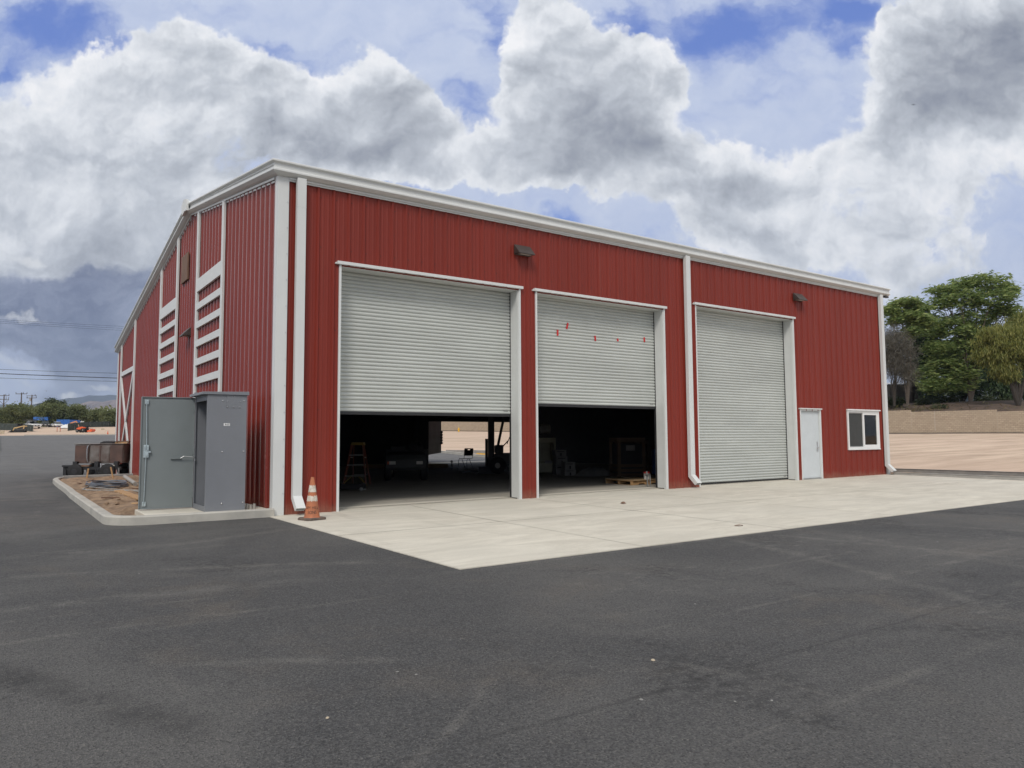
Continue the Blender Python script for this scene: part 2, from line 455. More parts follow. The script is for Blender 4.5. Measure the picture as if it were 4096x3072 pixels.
def leaf_mat(name, c1, c2, c3, trans=0.25):
    ma = bpy.data.materials.new(name); ma.use_nodes = True
    K = NT(ma.node_tree); b = ma.node_tree.nodes['Principled BSDF']
    g = K.n('ShaderNodeNewGeometry').outputs['Random Per Island']
    K.put(b.inputs['Base Color'], K.ramp(g, [(0.0, c1), (0.55, c2), (1.0, c3)]))
    b.inputs['Roughness'].default_value = 0.55; b.inputs['Specular IOR Level'].default_value = 0.3
    t = K.n('ShaderNodeBsdfTranslucent'); K.put(t.inputs[0], K.ramp(g, [(0.0, c2), (1.0, c3)]))
    mx = K.n('ShaderNodeMixShader'); mx.inputs[0].default_value = trans
    K.put(mx.inputs[1], b.outputs[0]); K.put(mx.inputs[2], t.outputs[0])
    K.put(ma.node_tree.nodes['Material Output'].inputs[0], mx.outputs[0])
    return ma


M['ail'] = leaf_mat('ailanthus_leaf', (0.07, 0.115, 0.035), (0.20, 0.28, 0.09), (0.36, 0.41, 0.15), 0.45)
M['ever'] = leaf_mat('evergreen_leaf', (0.028, 0.052, 0.024), (0.060, 0.10, 0.045), (0.11, 0.155, 0.066))
M['pepper'] = leaf_mat('pepper_leaf', (0.12, 0.145, 0.036), (0.21, 0.225, 0.06), (0.33, 0.315, 0.10), 0.4)
M['oak'] = leaf_mat('oak_leaf', (0.105, 0.13, 0.052), (0.16, 0.185, 0.08), (0.22, 0.24, 0.11), 0.4)
M['palm'] = leaf_mat('dark_oak_leaf', (0.030, 0.046, 0.020), (0.048, 0.068, 0.028), (0.075, 0.095, 0.04))
M['twig'] = leaf_mat('dead_twig', (0.075, 0.070, 0.055), (0.11, 0.102, 0.082), (0.155, 0.145, 0.12), 0.1)
M['dry'] = leaf_mat('dry_brush', (0.075, 0.055, 0.028), (0.14, 0.10, 0.05), (0.10, 0.11, 0.04))
M['shrub'] = leaf_mat('low_shrub', (0.028, 0.042, 0.018), (0.05, 0.068, 0.028), (0.085, 0.095, 0.045))

# ------------------------------------------------------------------ ground
T_LEFT = [(-1e5, 0), (32, 0), (130, 2.46), (150, 2.95), (165, 3.5), (180, 4.77), (200, 5.4), (260, 6.5), (600, 8), (1e5, 8)]
T_MID = [(-1e5, 0), (40, 0), (50, 0.1), (57, 0.3), (140, 2.95), (150, 3.2), (260, 6), (600, 8), (1e5, 8)]
T_RIGHT = [(-1e5, 0), (27.5, 0.0), (33, 0.26), (80, 1.62), (90, 1.7), (260, 4), (600, 8), (1e5, 8)]


def interp(tab, D):
    for (a, za), (b, zb) in zip(tab, tab[1:]):
        if D <= b: return za + (zb - za) * (D - a) / (b - a)
    return tab[-1][1]


def ground_z(x, y):
    dx, dy = x - CAM.x, y - CAM.y
    L, D = dx * R0.x + dy * R0.y, dx * F0.x + dy * F0.y
    if D < 15: return 0.0
    r = L / D
    zl, zm, zr = interp(T_LEFT, D), interp(T_MID, D), interp(T_RIGHT, D)
    if r < 0:
        t = min(1, max(0, -r / 0.5)); return zm + (zl - zm) * t
    t = min(1, r / 0.5); return zm + (zr - zm) * t


def axis_steps(lo, hi, step, grow=1.35, far=12000):
    v = list(np.arange(lo, hi + 0.01, step)); s = step
    while v[-1] < far: s *= grow; v.append(v[-1] + s)
    s = step
    while v[0] > -far: s *= grow; v.insert(0, v[0] - s)
    return v


Ls = axis_steps(-160, 130, 5); Ds = axis_steps(-20, 270, 4)
gv = []
for D in Ds:
    for L in Ls:
        x, y = ld(L, D); gv.append((x, y, ground_z(x, y)))
nL = len(Ls); gf = []
for i in range(len(Ds) - 1):
    for j in range(nL - 1):
        a = i * nL + j
        gf += [(a, a + 1, a + nL + 1), (a, a + nL + 1, a + nL)]


def dirt_material():
    ma = bpy.data.materials.new('graded_dirt'); ma.use_nodes = True
    K = NT(ma.node_tree); b = ma.node_tree.nodes['Principled BSDF']; b.inputs['Roughness'].default_value = 0.95
    b.inputs['Specular IOR Level'].default_value = 0.1
    co = K.n('ShaderNodeTexCoord').outputs['Object']
    rot = K.n('ShaderNodeMapping'); K.put(rot.inputs[0], co); rot.inputs['Rotation'].default_value = (0, 0, YAW); rot.inputs['Scale'].default_value = (0.12, 1, 1)
    lines = K.noise(rot.outputs[0], 1.1, 7, 0.65)
    big = K.noise(co, 0.06, 5, 0.6)
    c = K.mix(K.step(lines, 0.32, 0.68), (0.42, 0.315, 0.235), (0.63, 0.49, 0.375))
    c = K.mix(K.math('MULTIPLY', K.step(big, 0.4, 0.65), 0.5), c, (0.56, 0.42, 0.325))
    c = K.mix(K.math('MULTIPLY', K.step(lines, 0.36, 0.30), 0.6), c, (0.25, 0.175, 0.12))
    K.put(b.inputs['Base Color'], c)
    bp = K.n('ShaderNodeBump'); bp.inputs['Strength'].default_value = 0.8; bp.inputs['Distance'].default_value = 0.06
    K.put(bp.inputs['Height'], K.math('ADD', lines, K.math('MULTIPLY', K.noise(co, 8, 6, 0.65), 0.5))); K.put(b.inputs['Normal'], bp.outputs[0])
    return ma


STREAKS = [('l', -3.97, -4.1, -0.44, -5.55, .16, .5), ('l', -5.5, -5.89, -1.71, -6.02, .20, .5), ('l', -4.2, -7.08, -2.04, -7.1, .07, .55), ('l', -3.05, -8.3, -2.0, -8.95, .09, .5), ('l', -1.76, -9.72, -2.9, -10.6, .05, .5),
           ('l', 1.5, -1.3, -3.6, -3.4, .22, .4), ('l', 4.87, -6.65, 5.3, -11.5, .12, .45), ('l', 5.75, -6.7, 4.13, -11.5, .20, .45), ('l', 4.09, -6.7, 2.3, -11.0, .14, .5), ('l', -0.8, -9.7, -0.41, -10.9, .04, .5), ('l', 7.5, -6.7, 8.5, -12.5, .18, .4),
           ('d', 9.0, -10.33, -3.4, -10.30, .022, .42), ('d', -4.2, -7.42, -3.2, -9.5, .16, .55), ('l', -2.9, -1.2, -3.4, 22.0, .35, .35), ('l', -5.2, -1.2, -4.9, 40.0, .5, .35)]


def asphalt_material():
    ma = bpy.data.materials.new('fresh_asphalt'); ma.use_nodes = True
    K = NT(ma.node_tree); b = ma.node_tree.nodes['Principled BSDF']
    b.inputs['Specular IOR Level'].default_value = 0.35
    co = K.n('ShaderNodeTexCoord').outputs['Object']
    vor = K.n('ShaderNodeTexVoronoi'); K.put(vor.inputs['Vector'], co); vor.inputs['Scale'].default_value = 130
    stone = K.n('ShaderNodeSeparateColor'); K.put(stone.inputs[0], vor.outputs['Color'])
    grain = K.noise(co, 60, 6, 0.7)
    big = K.noise(co, 0.28, 6, 0.62, 0.6)
    mid = K.noise(co, 1.7, 6, 0.65, 0.4)
    c = K.mix(K.step(grain, 0.34, 0.66), (0.047, 0.0465, 0.047), (0.110, 0.108, 0.107))
    c = K.mix(K.math('MULTIPLY', K.step(big, 0.40, 0.62), 0.8), c, K.mix(grain, (0.082, 0.080, 0.078), (0.160, 0.154, 0.146)))
    # brown dust that was tracked over it
    dust = K.math('MULTIPLY', K.step(K.noise(co, 0.42, 7, 0.65, 0.8), 0.50, 0.68), K.step(mid, 0.35, 0.65))
    c = K.mix(K.math('MULTIPLY', dust, 0.5), c, (0.150, 0.128, 0.106))
    # tyre streaks along the drive and out of the bays
    sep = K.n('ShaderNodeSeparateXYZ'); K.put(sep.inputs[0], co)
    st1 = K.noise(K.scale(co, 0.06, 1.6, 1), 1.3, 5, 0.6, 0.5)
    st2 = K.noise(K.scale(co, 1.5, 0.10, 1), 1.2, 5, 0.6, 0.5)
    s = K.math('MAXIMUM', K.math('MULTIPLY', K.step(st1, 0.56, 0.68), K.step(mid, 0.40, 0.6)), K.math('MULTIPLY', K.step(st2, 0.60, 0.72), K.step(mid, 0.45, 0.62)))
    c = K.mix(K.math('MULTIPLY', s, 0.5), c, (0.185, 0.175, 0.160))
    # dry clay prints in front of the apron
    zone = None
    for (cx, cy, rr) in ((4.4, -7.9, 1.5), (6.6, -9.0, 1.4), (2.6, -10.6, .9), (1.2, -8.0, 1.0)):
        q = K.vec('MULTIPLY', K.vec('SUBTRACT', co, (cx, cy, 0)), (1 / rr, 1 / rr, 0)); e_ = K.math('EXPONENT', K.math('MULTIPLY', K.vec('DOT_PRODUCT', q, q), -1.0))
        zone = e_ if zone is None else K.math('MAXIMUM', zone, e_)
    prt = K.math('MULTIPLY', K.step(K.noise(K.scale(co, 2.0, 3.6, 1), 2.0, 5, 0.6, 0.0), 0.53, 0.68), K.step(zone, 0.25, 0.7))
    # darker, coarser patches
    rough = K.math('MULTIPLY', K.step(K.noise(co, 0.55, 5, 0.6, 0.5), 0.55, 0.68), K.step(K.noise(co, 14, 4, 0.6), 0.40, 0.58))
    c = K.mix(K.math('MULTIPLY', rough, 0.6), c, (0.030, 0.029, 0.029))
    c = K.mix(K.math('MULTIPLY', prt, 0.42), c, (0.19, 0.18, 0.165))
    # single tyre sweeps (pale) and the paving seam (dark)
    wob = K.math('MULTIPLY', K.math('SUBTRACT', K.noise(co, 2.2, 4, 0.6), 0.5), 0.10)
    for (kind, ax, ay, bx_, by_, w_, amt) in STREAKS:
        dx, dy = bx_ - ax, by_ - ay; ln = math.hypot(dx, dy); t_ = (dx / ln, dy / ln, 0); n_ = (-dy / ln, dx / ln, 0)
        q = K.vec('SUBTRACT', co, (ax, ay, 0))
        al = K.math('DIVIDE', K.vec('DOT_PRODUCT', q, t_), ln)
        ac = K.math('ABSOLUTE', K.math('ADD', K.math('ADD', K.vec('DOT_PRODUCT', q, n_), wob), K.math('MULTIPLY', K.math('MULTIPLY', K.math('SUBTRACT', al, 0.5), K.math('SUBTRACT', al, 0.5)), 0.16 * ln if kind == 'l' else 0.0)))
        mk = K.math('MULTIPLY', K.step(ac, w_ * 1.25, 0.0), K.math('MULTIPLY', K.step(al, -0.12, 0.15), K.step(al, 1.12, 0.85)))
        mk = K.math('MULTIPLY', mk, K.step(K.noise(co, 3.2, 5, 0.65), 0.34, 0.62) if kind == 'l' else K.step(K.noise(co, 4.0, 5, 0.65), 0.25, 0.6))
        c = K.mix(K.math('MULTIPLY', mk, amt * (0.7 if kind == 'l' else 1)), c, (0.21, 0.198, 0.18) if kind == 'l' else (0.026, 0.025, 0.025))
    # each stone of the surface has its own grey
    c = K.mix(0.5, c, K.mix(1.0, c, K.ramp(stone.outputs[2], [(0.0, (0.50, 0.50, 0.50)), (0.6, (0.95, 0.95, 0.95)), (1.0, (1.65, 1.62, 1.55))]), 'MULTIPLY'))
    # pale dust film on the left drive; daylight put into the yard's colour behind
    px_ = K.n('ShaderNodeSeparateXYZ'); K.put(px_.inputs[0], co)
    film = K.math('MAXIMUM', K.math('MULTIPLY', K.step(px_.outputs[0], -2.4, -5.0), K.step(px_.outputs[1], -3.0, 14.0)), K.step(px_.outputs[1], 21.0, 26.0))
    c = K.mix(K.math('MULTIPLY', film, K.math('ADD', 0.25, K.math('MULTIPLY', K.step(mid, 0.3, 0.7), 0.25))), c, (0.21, 0.205, 0.20))
    # pale stone chips
    chip = K.math('GREATER_THAN', stone.outputs[0], 0.978)
    c = K.mix(K.math('MULTIPLY', chip, 0.6), c, (0.20, 0.19, 0.17))
    hole = K.math('LESS_THAN', stone.outputs[1], 0.10)
    c = K.mix(K.math('MULTIPLY', hole, 0.6), c, (0.018, 0.018, 0.019))
    K.put(b.inputs['Base Color'], c)
    K.put(b.inputs['Roughness'], K.math('ADD', 0.72, K.math('MULTIPLY', grain, 0.2)))
    bp = K.n('ShaderNodeBump'); bp.inputs['Strength'].default_value = 1.0; bp.inputs['Distance'].default_value = 0.009
    K.put(bp.inputs['Height'], K.math('ADD', K.math('MULTIPLY', vor.outputs['Distance'], 0.8), grain)); K.put(b.inputs['Normal'], bp.outputs[0])
    return ma


def concrete_material(name, c1, c2, c3, joints=False):
    ma = bpy.data.materials.new(name); ma.use_nodes = True
    K = NT(ma.node_tree); b = ma.node_tree.nodes['Principled BSDF']; b.inputs['Roughness'].default_value = 0.85
    b.inputs['Specular IOR Level'].default_value = 0.25
    co = K.n('ShaderNodeTexCoord').outputs['Object']
    brush = K.noise(K.scale(co, 0.5, 1.5, 1), 1.5, 9, 0.70, 0.8)
    big = K.noise(co, 0.35, 5, 0.6)
    fine = K.noise(co, 45, 5, 0.7)
    c = K.mix(K.step(brush, 0.33, 0.68), c2, c1)
    c = K.mix(K.math('MULTIPLY', K.step(big, 0.42, 0.7), 0.6), c, c3)
    tr = K.noise(K.scale(co, 1.2, 0.14, 1), 1.3, 5, 0.6, 0.4)
    c = K.mix(K.math('MULTIPLY', K.step(tr, 0.60, 0.74), 0.35), c, tuple(x * 0.72 for x in c2))
    c = K.mix(K.math('MULTIPLY', K.step(fine, 0.45, 0.75), 0.18), c, tuple(x * 0.6 for x in c2))
    c = K.mix(K.math('MULTIPLY', K.step(K.noise(co, 5, 6, 0.7), 0.66, 0.76), 0.35), c, tuple(x * 0.62 for x in c2))
    K.put(b.inputs['Base Color'], c)
    bp = K.n('ShaderNodeBump'); bp.inputs['Strength'].default_value = 0.35; bp.inputs['Distance'].default_value = 0.004
    K.put(bp.inputs['Height'], K.math('ADD', fine, K.noise(K.scale(co, 2, 40, 1), 2, 3))); K.put(b.inputs['Normal'], bp.outputs[0])
    return ma


M['dirt'] = dirt_material(); M['asphalt'] = asphalt_material()
M['apron'] = concrete_material('apron_concrete', (0.66, 0.62, 0.53), (0.52, 0.485, 0.41), (0.54, 0.51, 0.44))
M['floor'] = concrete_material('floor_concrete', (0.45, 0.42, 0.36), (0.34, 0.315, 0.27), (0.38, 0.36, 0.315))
g = MB(); g.v = gv; g.f = gf; g.mi = [0] * len(gf)
ground = g.build('ground', M['dirt'], recalc=False)
tag(ground, 'tan graded dirt lot around the yard', kind='structure')


def ground_patch(name, planes, mt, lift, label):
    """the part of the ground sheet on the inner side of every plane ((px,py),(nx,ny)), lifted a little"""
    bm = bmesh.new(); bm.from_mesh(ground.data)
    for (p, n) in planes:
        bmesh.ops.bisect_plane(bm, geom=bm.verts[:] + bm.edges[:] + bm.faces[:], plane_co=(p[0], p[1], 0), plane_no=(n[0], n[1], 0), clear_outer=True)
    for v in bm.verts: v.co.z += lift
    me = bpy.data.meshes.new(name); bm.to_mesh(me); bm.free()
    me.materials.append(mt)
    o = bpy.data.objects.new(name, me); COL.objects.link(o)
    return tag(o, label, kind='structure')


fx, fy = F0.x, F0.y
p130 = ld(0, 130)
ground_patch('asphalt', [((0, 0.02), (0, 1)), ((20.45, 0), (1, 0)), ((-60, 0), (-1, 0)), ((0, -60), (0, -1))], M['asphalt'], 0.006, 'dark fresh asphalt yard before the apron')
ground_patch('asphalt', [((0, 0.02), (0, -1)), ((20.9, 0), (1, -0.075)), (p130, (fx, fy)), ((-3.9, 0), (-1, 0))], M['asphalt'], 0.006, 'dark fresh asphalt drive along the gable end')
ground_patch('asphalt', [((0, 0.02), (0, -1)), ((-3.9, 0), (1, 0)), ((0, 55), (0, 1)), ((-60, 0), (-1, 0))], M['asphalt'], 0.006, 'dark fresh asphalt yard at the left')

# concrete apron: back edge climbs gently along the wall, front edge flush with the asphalt
SL = 0.0034
A = MB(); nx, ny = 42, 7
AX0, AX1, AY = -0.11, 20.42, -6.57
top = []
for j in range(ny + 1):
    for i in range(nx + 1):
        x = AX0 + (AX1 - AX0) * i / nx; y = AY * j / ny
        top.append((x, y + (0.30 if j == 0 else 0), 0.016 + max(0, SL * x) * (1 - j / ny)))
fs = []
for j in range(ny):
    for i in range(nx):
        a = j * (nx + 1) + i
        fs += [(a, a + nx + 1, a + nx + 2), (a, a + nx + 2, a + 1)]
rim = [i for i in range(nx + 1)] + [j * (nx + 1) + nx for j in range(1, ny + 1)] + [ny * (nx + 1) + i for i in range(nx - 1, -1, -1)] + [j * (nx + 1) for j in range(ny - 1, 0, -1)]
o = len(top); top += [(top[k][0], top[k][1], -0.1) for k in rim]
fs += [(rim[k], rim[(k + 1) % len(rim)], o + (k + 1) % len(rim), o + k) for k in range(len(rim))]
A.add(top, fs)
tag(A.build('concrete_apron', M['apron']), 'pale concrete apron before the roll-up doors', kind='structure')
# saw-cut control joints, laid 3 mm proud as dark hairlines
J = MB()
for (x0, y0, x1, y1, w) in [(AX0, -3.3, AX1, -3.3, .012), (2.75, 0.1, 2.6, -3.3, .012), (5.6, 0.1, 5.4, AY, .012), (8.6, 0, 8.4, AY, .012), (11.4, 0, 11.4, AY, .012), (14.4, 0, 14.4, AY, .012), (17.5, 0, 17.5, AY, .012), (2.6, -3.3, 2.5, AY, .008)]:
    n = 24
    for k in range(n):
        a = Vector((x0 + (x1 - x0) * k / n, y0 + (y1 - y0) * k / n, 0)); b2 = Vector((x0 + (x1 - x0) * (k + 1) / n, y0 + (y1 - y0) * (k + 1) / n, 0))
        t = (b2 - a).normalized(); s = Vector((-t.y, t.x, 0)) * w / 2
        q = [a + s, a - s, b2 - s, b2 + s]
        J.add([(p.x, p.y, 0.0185 + max(0, SL * p.x) * (1 - min(1, max(0, p.y / AY)))) for p in q], [(0, 1, 2, 3)])
jm = mat('joint_dark', (0.20, 0.185, 0.155), 0.95)
tag(J.build('pavement_joint', jm), 'saw-cut joints in the concrete apron', kind='structure')

# building slab
S = MB()
S.add([(0.05, 0.30, 0.03), (20.5, 0.30, 0.03 + SL * 20.5), (20.5, 21.5, 0.03 + SL * 20.5), (0.05, 21.5, 0.03), (0.05, 0.30, -0.1), (20.5, 0.30, -0.1), (20.5, 21.5, -0.1), (0.05, 21.5, -0.1)],
      [(0, 1, 2, 3), (0, 4, 5, 1), (1, 5, 6, 2), (2, 6, 7, 3), (3, 7, 4, 0)])
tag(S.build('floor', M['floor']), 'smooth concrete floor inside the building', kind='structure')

b = MB(); b.add([(13.6, 21.501, 0.08), (20.9, 21.501, 0.105), (20.9, 24.6, 0.05), (13.6, 24.6, 0.03), (13.6, 21.501, -.1), (20.9, 21.501, -.1), (20.9, 24.6, -.1), (13.6, 24.6, -.1)], [(0, 1, 2, 3), (0, 4, 5, 1), (1, 5, 6, 2), (2, 6, 7, 3), (3, 7, 4, 0)])
tag(b.build('concrete_apron', M['apron']), 'pale concrete apron outside the rear doorway', kind='structure')

# kerbs -------------------------------------------------------------
def kerb_strip(name, path, w, h, mt, zf=None, label=''):
    b = MB(); secs = []
    pts = [Vector((p[0], p[1], 0)) for p in path]
    for i, p in enumerate(pts):
        t = (pts[min(i + 1, len(pts) - 1)] - pts[max(0, i - 1)]).normalized(); n = Vector((-t.y, t.x, 0))
        z = zf(p.x, p.y) if zf else 0.0
        A_, B_ = p, p + n * w
        secs.append([(A_.x, A_.y, z - 0.15), (A_.x, A_.y, z + h - 0.02), (A_.x + n.x * 0.02, A_.y + n.y * 0.02, z + h), (B_.x - n.x * 0.02, B_.y - n.y * 0.02, z + h), (B_.x, B_.y, z + h - 0.02), (B_.x, B_.y, z - 0.15)])
    b.loft(secs)
    return tag(b.build(name, mt, smooth=True), label, kind='structure')


arc = lambda cx, cy, r, a0, a1, n=8: [(cx + r * math.cos(rad(a0 + (a1 - a0) * k / n)), cy + r * math.sin(rad(a0 + (a1 - a0) * k / n))) for k in range(n + 1)]
bed_path = [(-2.24, 16.22), (-2.36, 16.05), (-2.47, 15.6), (-2.545, 14.9)] + [(-2.57 - .03 * (k < 6), 0.55 + 1.4 * k) for k in range(9, -1, -1)] + arc(-1.95, 0.55, 0.65, 180, 270)[1:] + [(-1.2, -0.11), (-0.03, -0.13)]
M['kerbmid'] = mat('mid_kerb_concrete', (0.42, 0.41, 0.385), 0.85, c2=(0.34, 0.33, 0.31), nscale=2.5, bump=0.3, bscale=90)
kerb_strip('kerb', bed_path, 0.16, 0.15, M['kerb'], label='pale new concrete kerb around the planting bed')
# dark seams where kerb pours meet
kerb_strip('kerb', [(0.02, 16.42), (-1.2, 16.30), (-2.20, 16.20)], 0.13, 0.19, M['kerbold'], label='grey kerb closing the far end of the planting bed')
kerb_strip('kerb', [(20.40, y) for y in (-32, -20, -12, -6, -3, -0.25)], -0.16, 0.155, M['kerbmid'], label='grey kerb at the right end of the apron')
kerb_strip('kerb', [(21.55, y) for y in (-32, -20, -12, -6, -3, 0.5)], -0.16, 0.235, M['kerbold'], label='second grey kerb behind the narrow bed')
kerb_strip('kerb', [(22.45, y) if y < 27 else (22.45 + 0.11 * (y - 27), y) for y in (21.6, 24, 27, 30, 34, 40, 48)], -0.2, 0.15, M['kerb'], zf=ground_z, label='pale kerb behind the building')
kerb_strip('kerb', [(-3.9, y) for y in range(56, 142, 6)], 0.35, 0.16, M['kerb'], zf=ground_z, label='pale kerb along the far left edge of the drive')
e = []
for L in np.arange(-86, -64, 3.0): e.append(ld(L, 130))
kerb_strip('kerb', e, -0.3, 0.14, M['kerb'], zf=ground_z, label='pale kerb across the far end of the drive')

b = MB()
xs = np.linspace(-2.46, -0.0, 14); ys = np.linspace(0.02, 16.2, 70)
rnd = random.Random(5)
vs = []
for y in ys:
    for x in xs:
        edge = min(1, (x + 2.46) / 0.3, (y - 0.02) / 0.3, (16.2 - y) / 0.3)
        out_ = y < .55 and x < -1.95 and math.hypot(x + 1.95, y - .55) > .46
        z_ = 0.05 + 0.045 * max(0, edge) * (1 + rnd.uniform(-.9, 1.3)) + 0.02 * math.sin(y * 1.3) * edge
        vs.append((x, y, -.06 if out_ else min(z_, .04) if (x > -2.1 and y < 1.7) else z_))
b.add(vs, [(j * 14 + i, j * 14 + i + 1, (j + 1) * 14 + i + 1, (j + 1) * 14 + i) for j in range(69) for i in range(13)])
tag(b.build('soil_bed', M['soil'], recalc=False), 'brown bare soil of the planting bed by the gable wall', kind='structure')
b = MB()
xs = np.linspace(20.56, 21.55, 6); ys = np.linspace(-32, 22, 140); vs = []
for y in ys:
    for x in xs: vs.append((x, y, 0.10 + rnd.uniform(-.02, .03)))
b.add(vs, [(j * 6 + i, j * 6 + i + 1, (j + 1) * 6 + i + 1, (j + 1) * 6 + i) for j in range(139) for i in range(5)])
tag(b.build('soil_bed', M['soil'], recalc=False), 'narrow strip of brown soil between two grey kerbs', kind='structure')
b = MB(); b.bx(-2.0, -0.05, 0.06, 1.52, 0.0, 0.13)
tag(b.build('concrete_pad', M['apron'], bevel=0.012), 'small concrete pad under the grey cabinet', kind='structure')

# ------------------------------------------------------------------ the red metal building
BL, BW, EH, RY, RH = 20.56, 21.43, 6.155, 7.43, 7.375
SLOPE = (RH - EH) / RY


def roof_z(y): return EH + SLOPE * y if y <= RY else RH - SLOPE * (y - RY)


bld = thing('metal_building', 'large red corrugated steel building with white trim and three grey roll-up doors', 'building')


def rib_breaks(a, b, first=0.12, period=0.3048, hr=0.031):
    out = [(a, 0.0)]; c = first
    while c < b + period:
        for (dx, h) in ((-0.04, 0), (-0.017, hr), (0.017, hr), (0.04, 0), (0.080, 0), (0.092, 0.006), (0.112, 0.006), (0.124, 0), (0.182, 0), (0.194, 0.006), (0.214, 0.006), (0.226, 0)):
            s = c + dx
            if a < s < b: out.append((s, h))
        c += period
    out.append((b, 0.0))
    return out


def ribbed_wall(br, tr, z0, z1, holes, screws=()):
    """vertical ribbed sheet; br = (s, h) breakpoints, tr maps (s, h, z) to space, holes = (s0, s1, z0, z1)"""
    bm_ = MB()
    hs = lambda s: next((h0 + (h1 - h0) * (s - s0) / (s1 - s0) for (s0, h0), (s1, h1) in zip(br, br[1:]) if s0 <= s <= s1 and s1 > s0), 0)
    pts = dict((round(s, 5), h) for s, h in br)
    for h_ in holes:
        for s in h_[:2]: pts.setdefault(round(s, 5), hs(s))
    pts = sorted(pts.items())
    for (s0, h0), (s1, h1) in zip(pts, pts[1:]):
        mid = (s0 + s1) / 2
        cuts = sorted((h_[2], h_[3]) for h_ in holes if h_[0] < mid < h_[1])
        segs = []; lo = None
        cur = None
        for (ca, cb) in cuts:
            segs.append((cur, ca)); cur = cb
        segs.append((cur, None))
        for (a, c) in segs:
            za = (z0(s0), z0(s1)) if a is None else (a, a)
            zb = (z1(s0), z1(s1)) if c is None else (c, c)
            if zb[0] - za[0] < 1e-4: continue
            bm_.add([tr(s0, h0, za[0]), tr(s1, h1, za[1]), tr(s1, h1, zb[1]), tr(s0, h0, zb[0])], [(0, 1, 2, 3)])
    for (s, z) in screws:
        if any(h_[0] < s < h_[1] and h_[2] < z < h_[3] for h_ in holes): continue
        h = 0.0005
        q = [tr(s - .009, h, z - .009), tr(s + .009, h, z - .009), tr(s + .009, h, z + .009), tr(s - .009, h, z + .009)]
        q2 = [tr(s - .006, h + .007, z - .006), tr(s + .006, h + .007, z - .006), tr(s + .006, h + .007, z + .006), tr(s - .006, h + .007, z + .006)]
        bm_.add(q + q2, [(4, 5, 6, 7), (0, 1, 5, 4), (1, 2, 6, 5), (2, 3, 7, 6), (3, 0, 4, 7)], 1)
    return bm_


D1 = (1.1437, 5.3678, 0, 4.681); D2 = (5.7814, 9.9388, 0, 4.681); D3 = (11.1017, 15.4836, 0, 4.909)
MD = (15.6428, 16.7221, 0, 2.18); WN = (18.1766, 20.0457, 0.950, 2.184)
IN = 0.045
holes = [(d[0] + IN, d[1] - IN, (-1 if d[2] == 0 else d[2] + IN), d[3] - IN) for d in (D1, D2, D3, MD, WN)]
rivet = mat('screw_head', (0.08, 0.025, 0.022), 0.6)
scr = [(0.12 + 0.3048 * k + 0.055, z) for k in range(68) for z in (0.14, 1.9, 3.4, 4.95, 5.9)]
ribbed_wall(rib_breaks(0.0, BL), lambda s, h, z: (s, -h, z), lambda s: SL * s - 0.01, lambda s: EH, holes, scr).build('front_wall', [M['red'], rivet], bld, recalc=False)
scr = [(0.2 + 0.3048 * k, z) for k in range(69) for z in (0.3, 1.6, 2.9, 3.9, 4.9, 5.7, 6.4) if z < roof_z(0.2 + 0.3048 * k) - 0.2]
ribbed_wall(rib_breaks(0.0, BW, 0.145, hr=0.037), lambda s, h, z: (-h, s, z), lambda s: -0.02, roof_z, [], scr).build('gable_wall', [M['redgable'], rivet], bld, recalc=False)
RO = (14.62, 20.05, -1, 2.95)     # rear doorway
ribbed_wall(rib_breaks(0.0, BL), lambda s, h, z: (s, BW + h, z), lambda s: -0.02, lambda s: roof_z(BW), [RO]).build('rear_wall', M['red'], bld, recalc=False)
ribbed_wall(rib_breaks(0.0, BW), lambda s, h, z: (BL + h, s, z), lambda s: -0.02, roof_z, []).build('end_wall', M['red'], bld, recalc=False)

# lining inside, near-black to put the unlit interior into its colour, set 0.12 m behind the sheets, with the doorways left open
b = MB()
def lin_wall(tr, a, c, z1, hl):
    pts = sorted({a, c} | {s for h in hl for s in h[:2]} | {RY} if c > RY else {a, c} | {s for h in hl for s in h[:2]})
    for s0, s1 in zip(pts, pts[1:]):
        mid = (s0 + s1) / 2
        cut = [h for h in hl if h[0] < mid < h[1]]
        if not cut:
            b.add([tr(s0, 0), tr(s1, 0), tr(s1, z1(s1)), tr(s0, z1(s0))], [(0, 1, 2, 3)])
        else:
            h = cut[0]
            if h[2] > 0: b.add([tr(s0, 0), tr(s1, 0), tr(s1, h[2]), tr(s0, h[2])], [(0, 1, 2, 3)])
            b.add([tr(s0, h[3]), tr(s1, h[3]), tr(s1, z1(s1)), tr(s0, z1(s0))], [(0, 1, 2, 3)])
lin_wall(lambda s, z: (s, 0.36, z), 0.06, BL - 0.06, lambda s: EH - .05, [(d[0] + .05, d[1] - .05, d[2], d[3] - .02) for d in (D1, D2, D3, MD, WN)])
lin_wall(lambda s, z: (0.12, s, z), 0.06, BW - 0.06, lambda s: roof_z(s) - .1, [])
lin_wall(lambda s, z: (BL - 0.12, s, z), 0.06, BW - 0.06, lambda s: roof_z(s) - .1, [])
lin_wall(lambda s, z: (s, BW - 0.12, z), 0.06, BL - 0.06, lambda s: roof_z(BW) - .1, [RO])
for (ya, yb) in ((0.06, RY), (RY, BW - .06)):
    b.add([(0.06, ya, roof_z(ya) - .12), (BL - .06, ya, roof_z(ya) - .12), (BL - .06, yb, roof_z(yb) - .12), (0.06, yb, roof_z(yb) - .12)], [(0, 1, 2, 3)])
b.build('interior_shade_lining', M['lining'], bld, recalc=False)
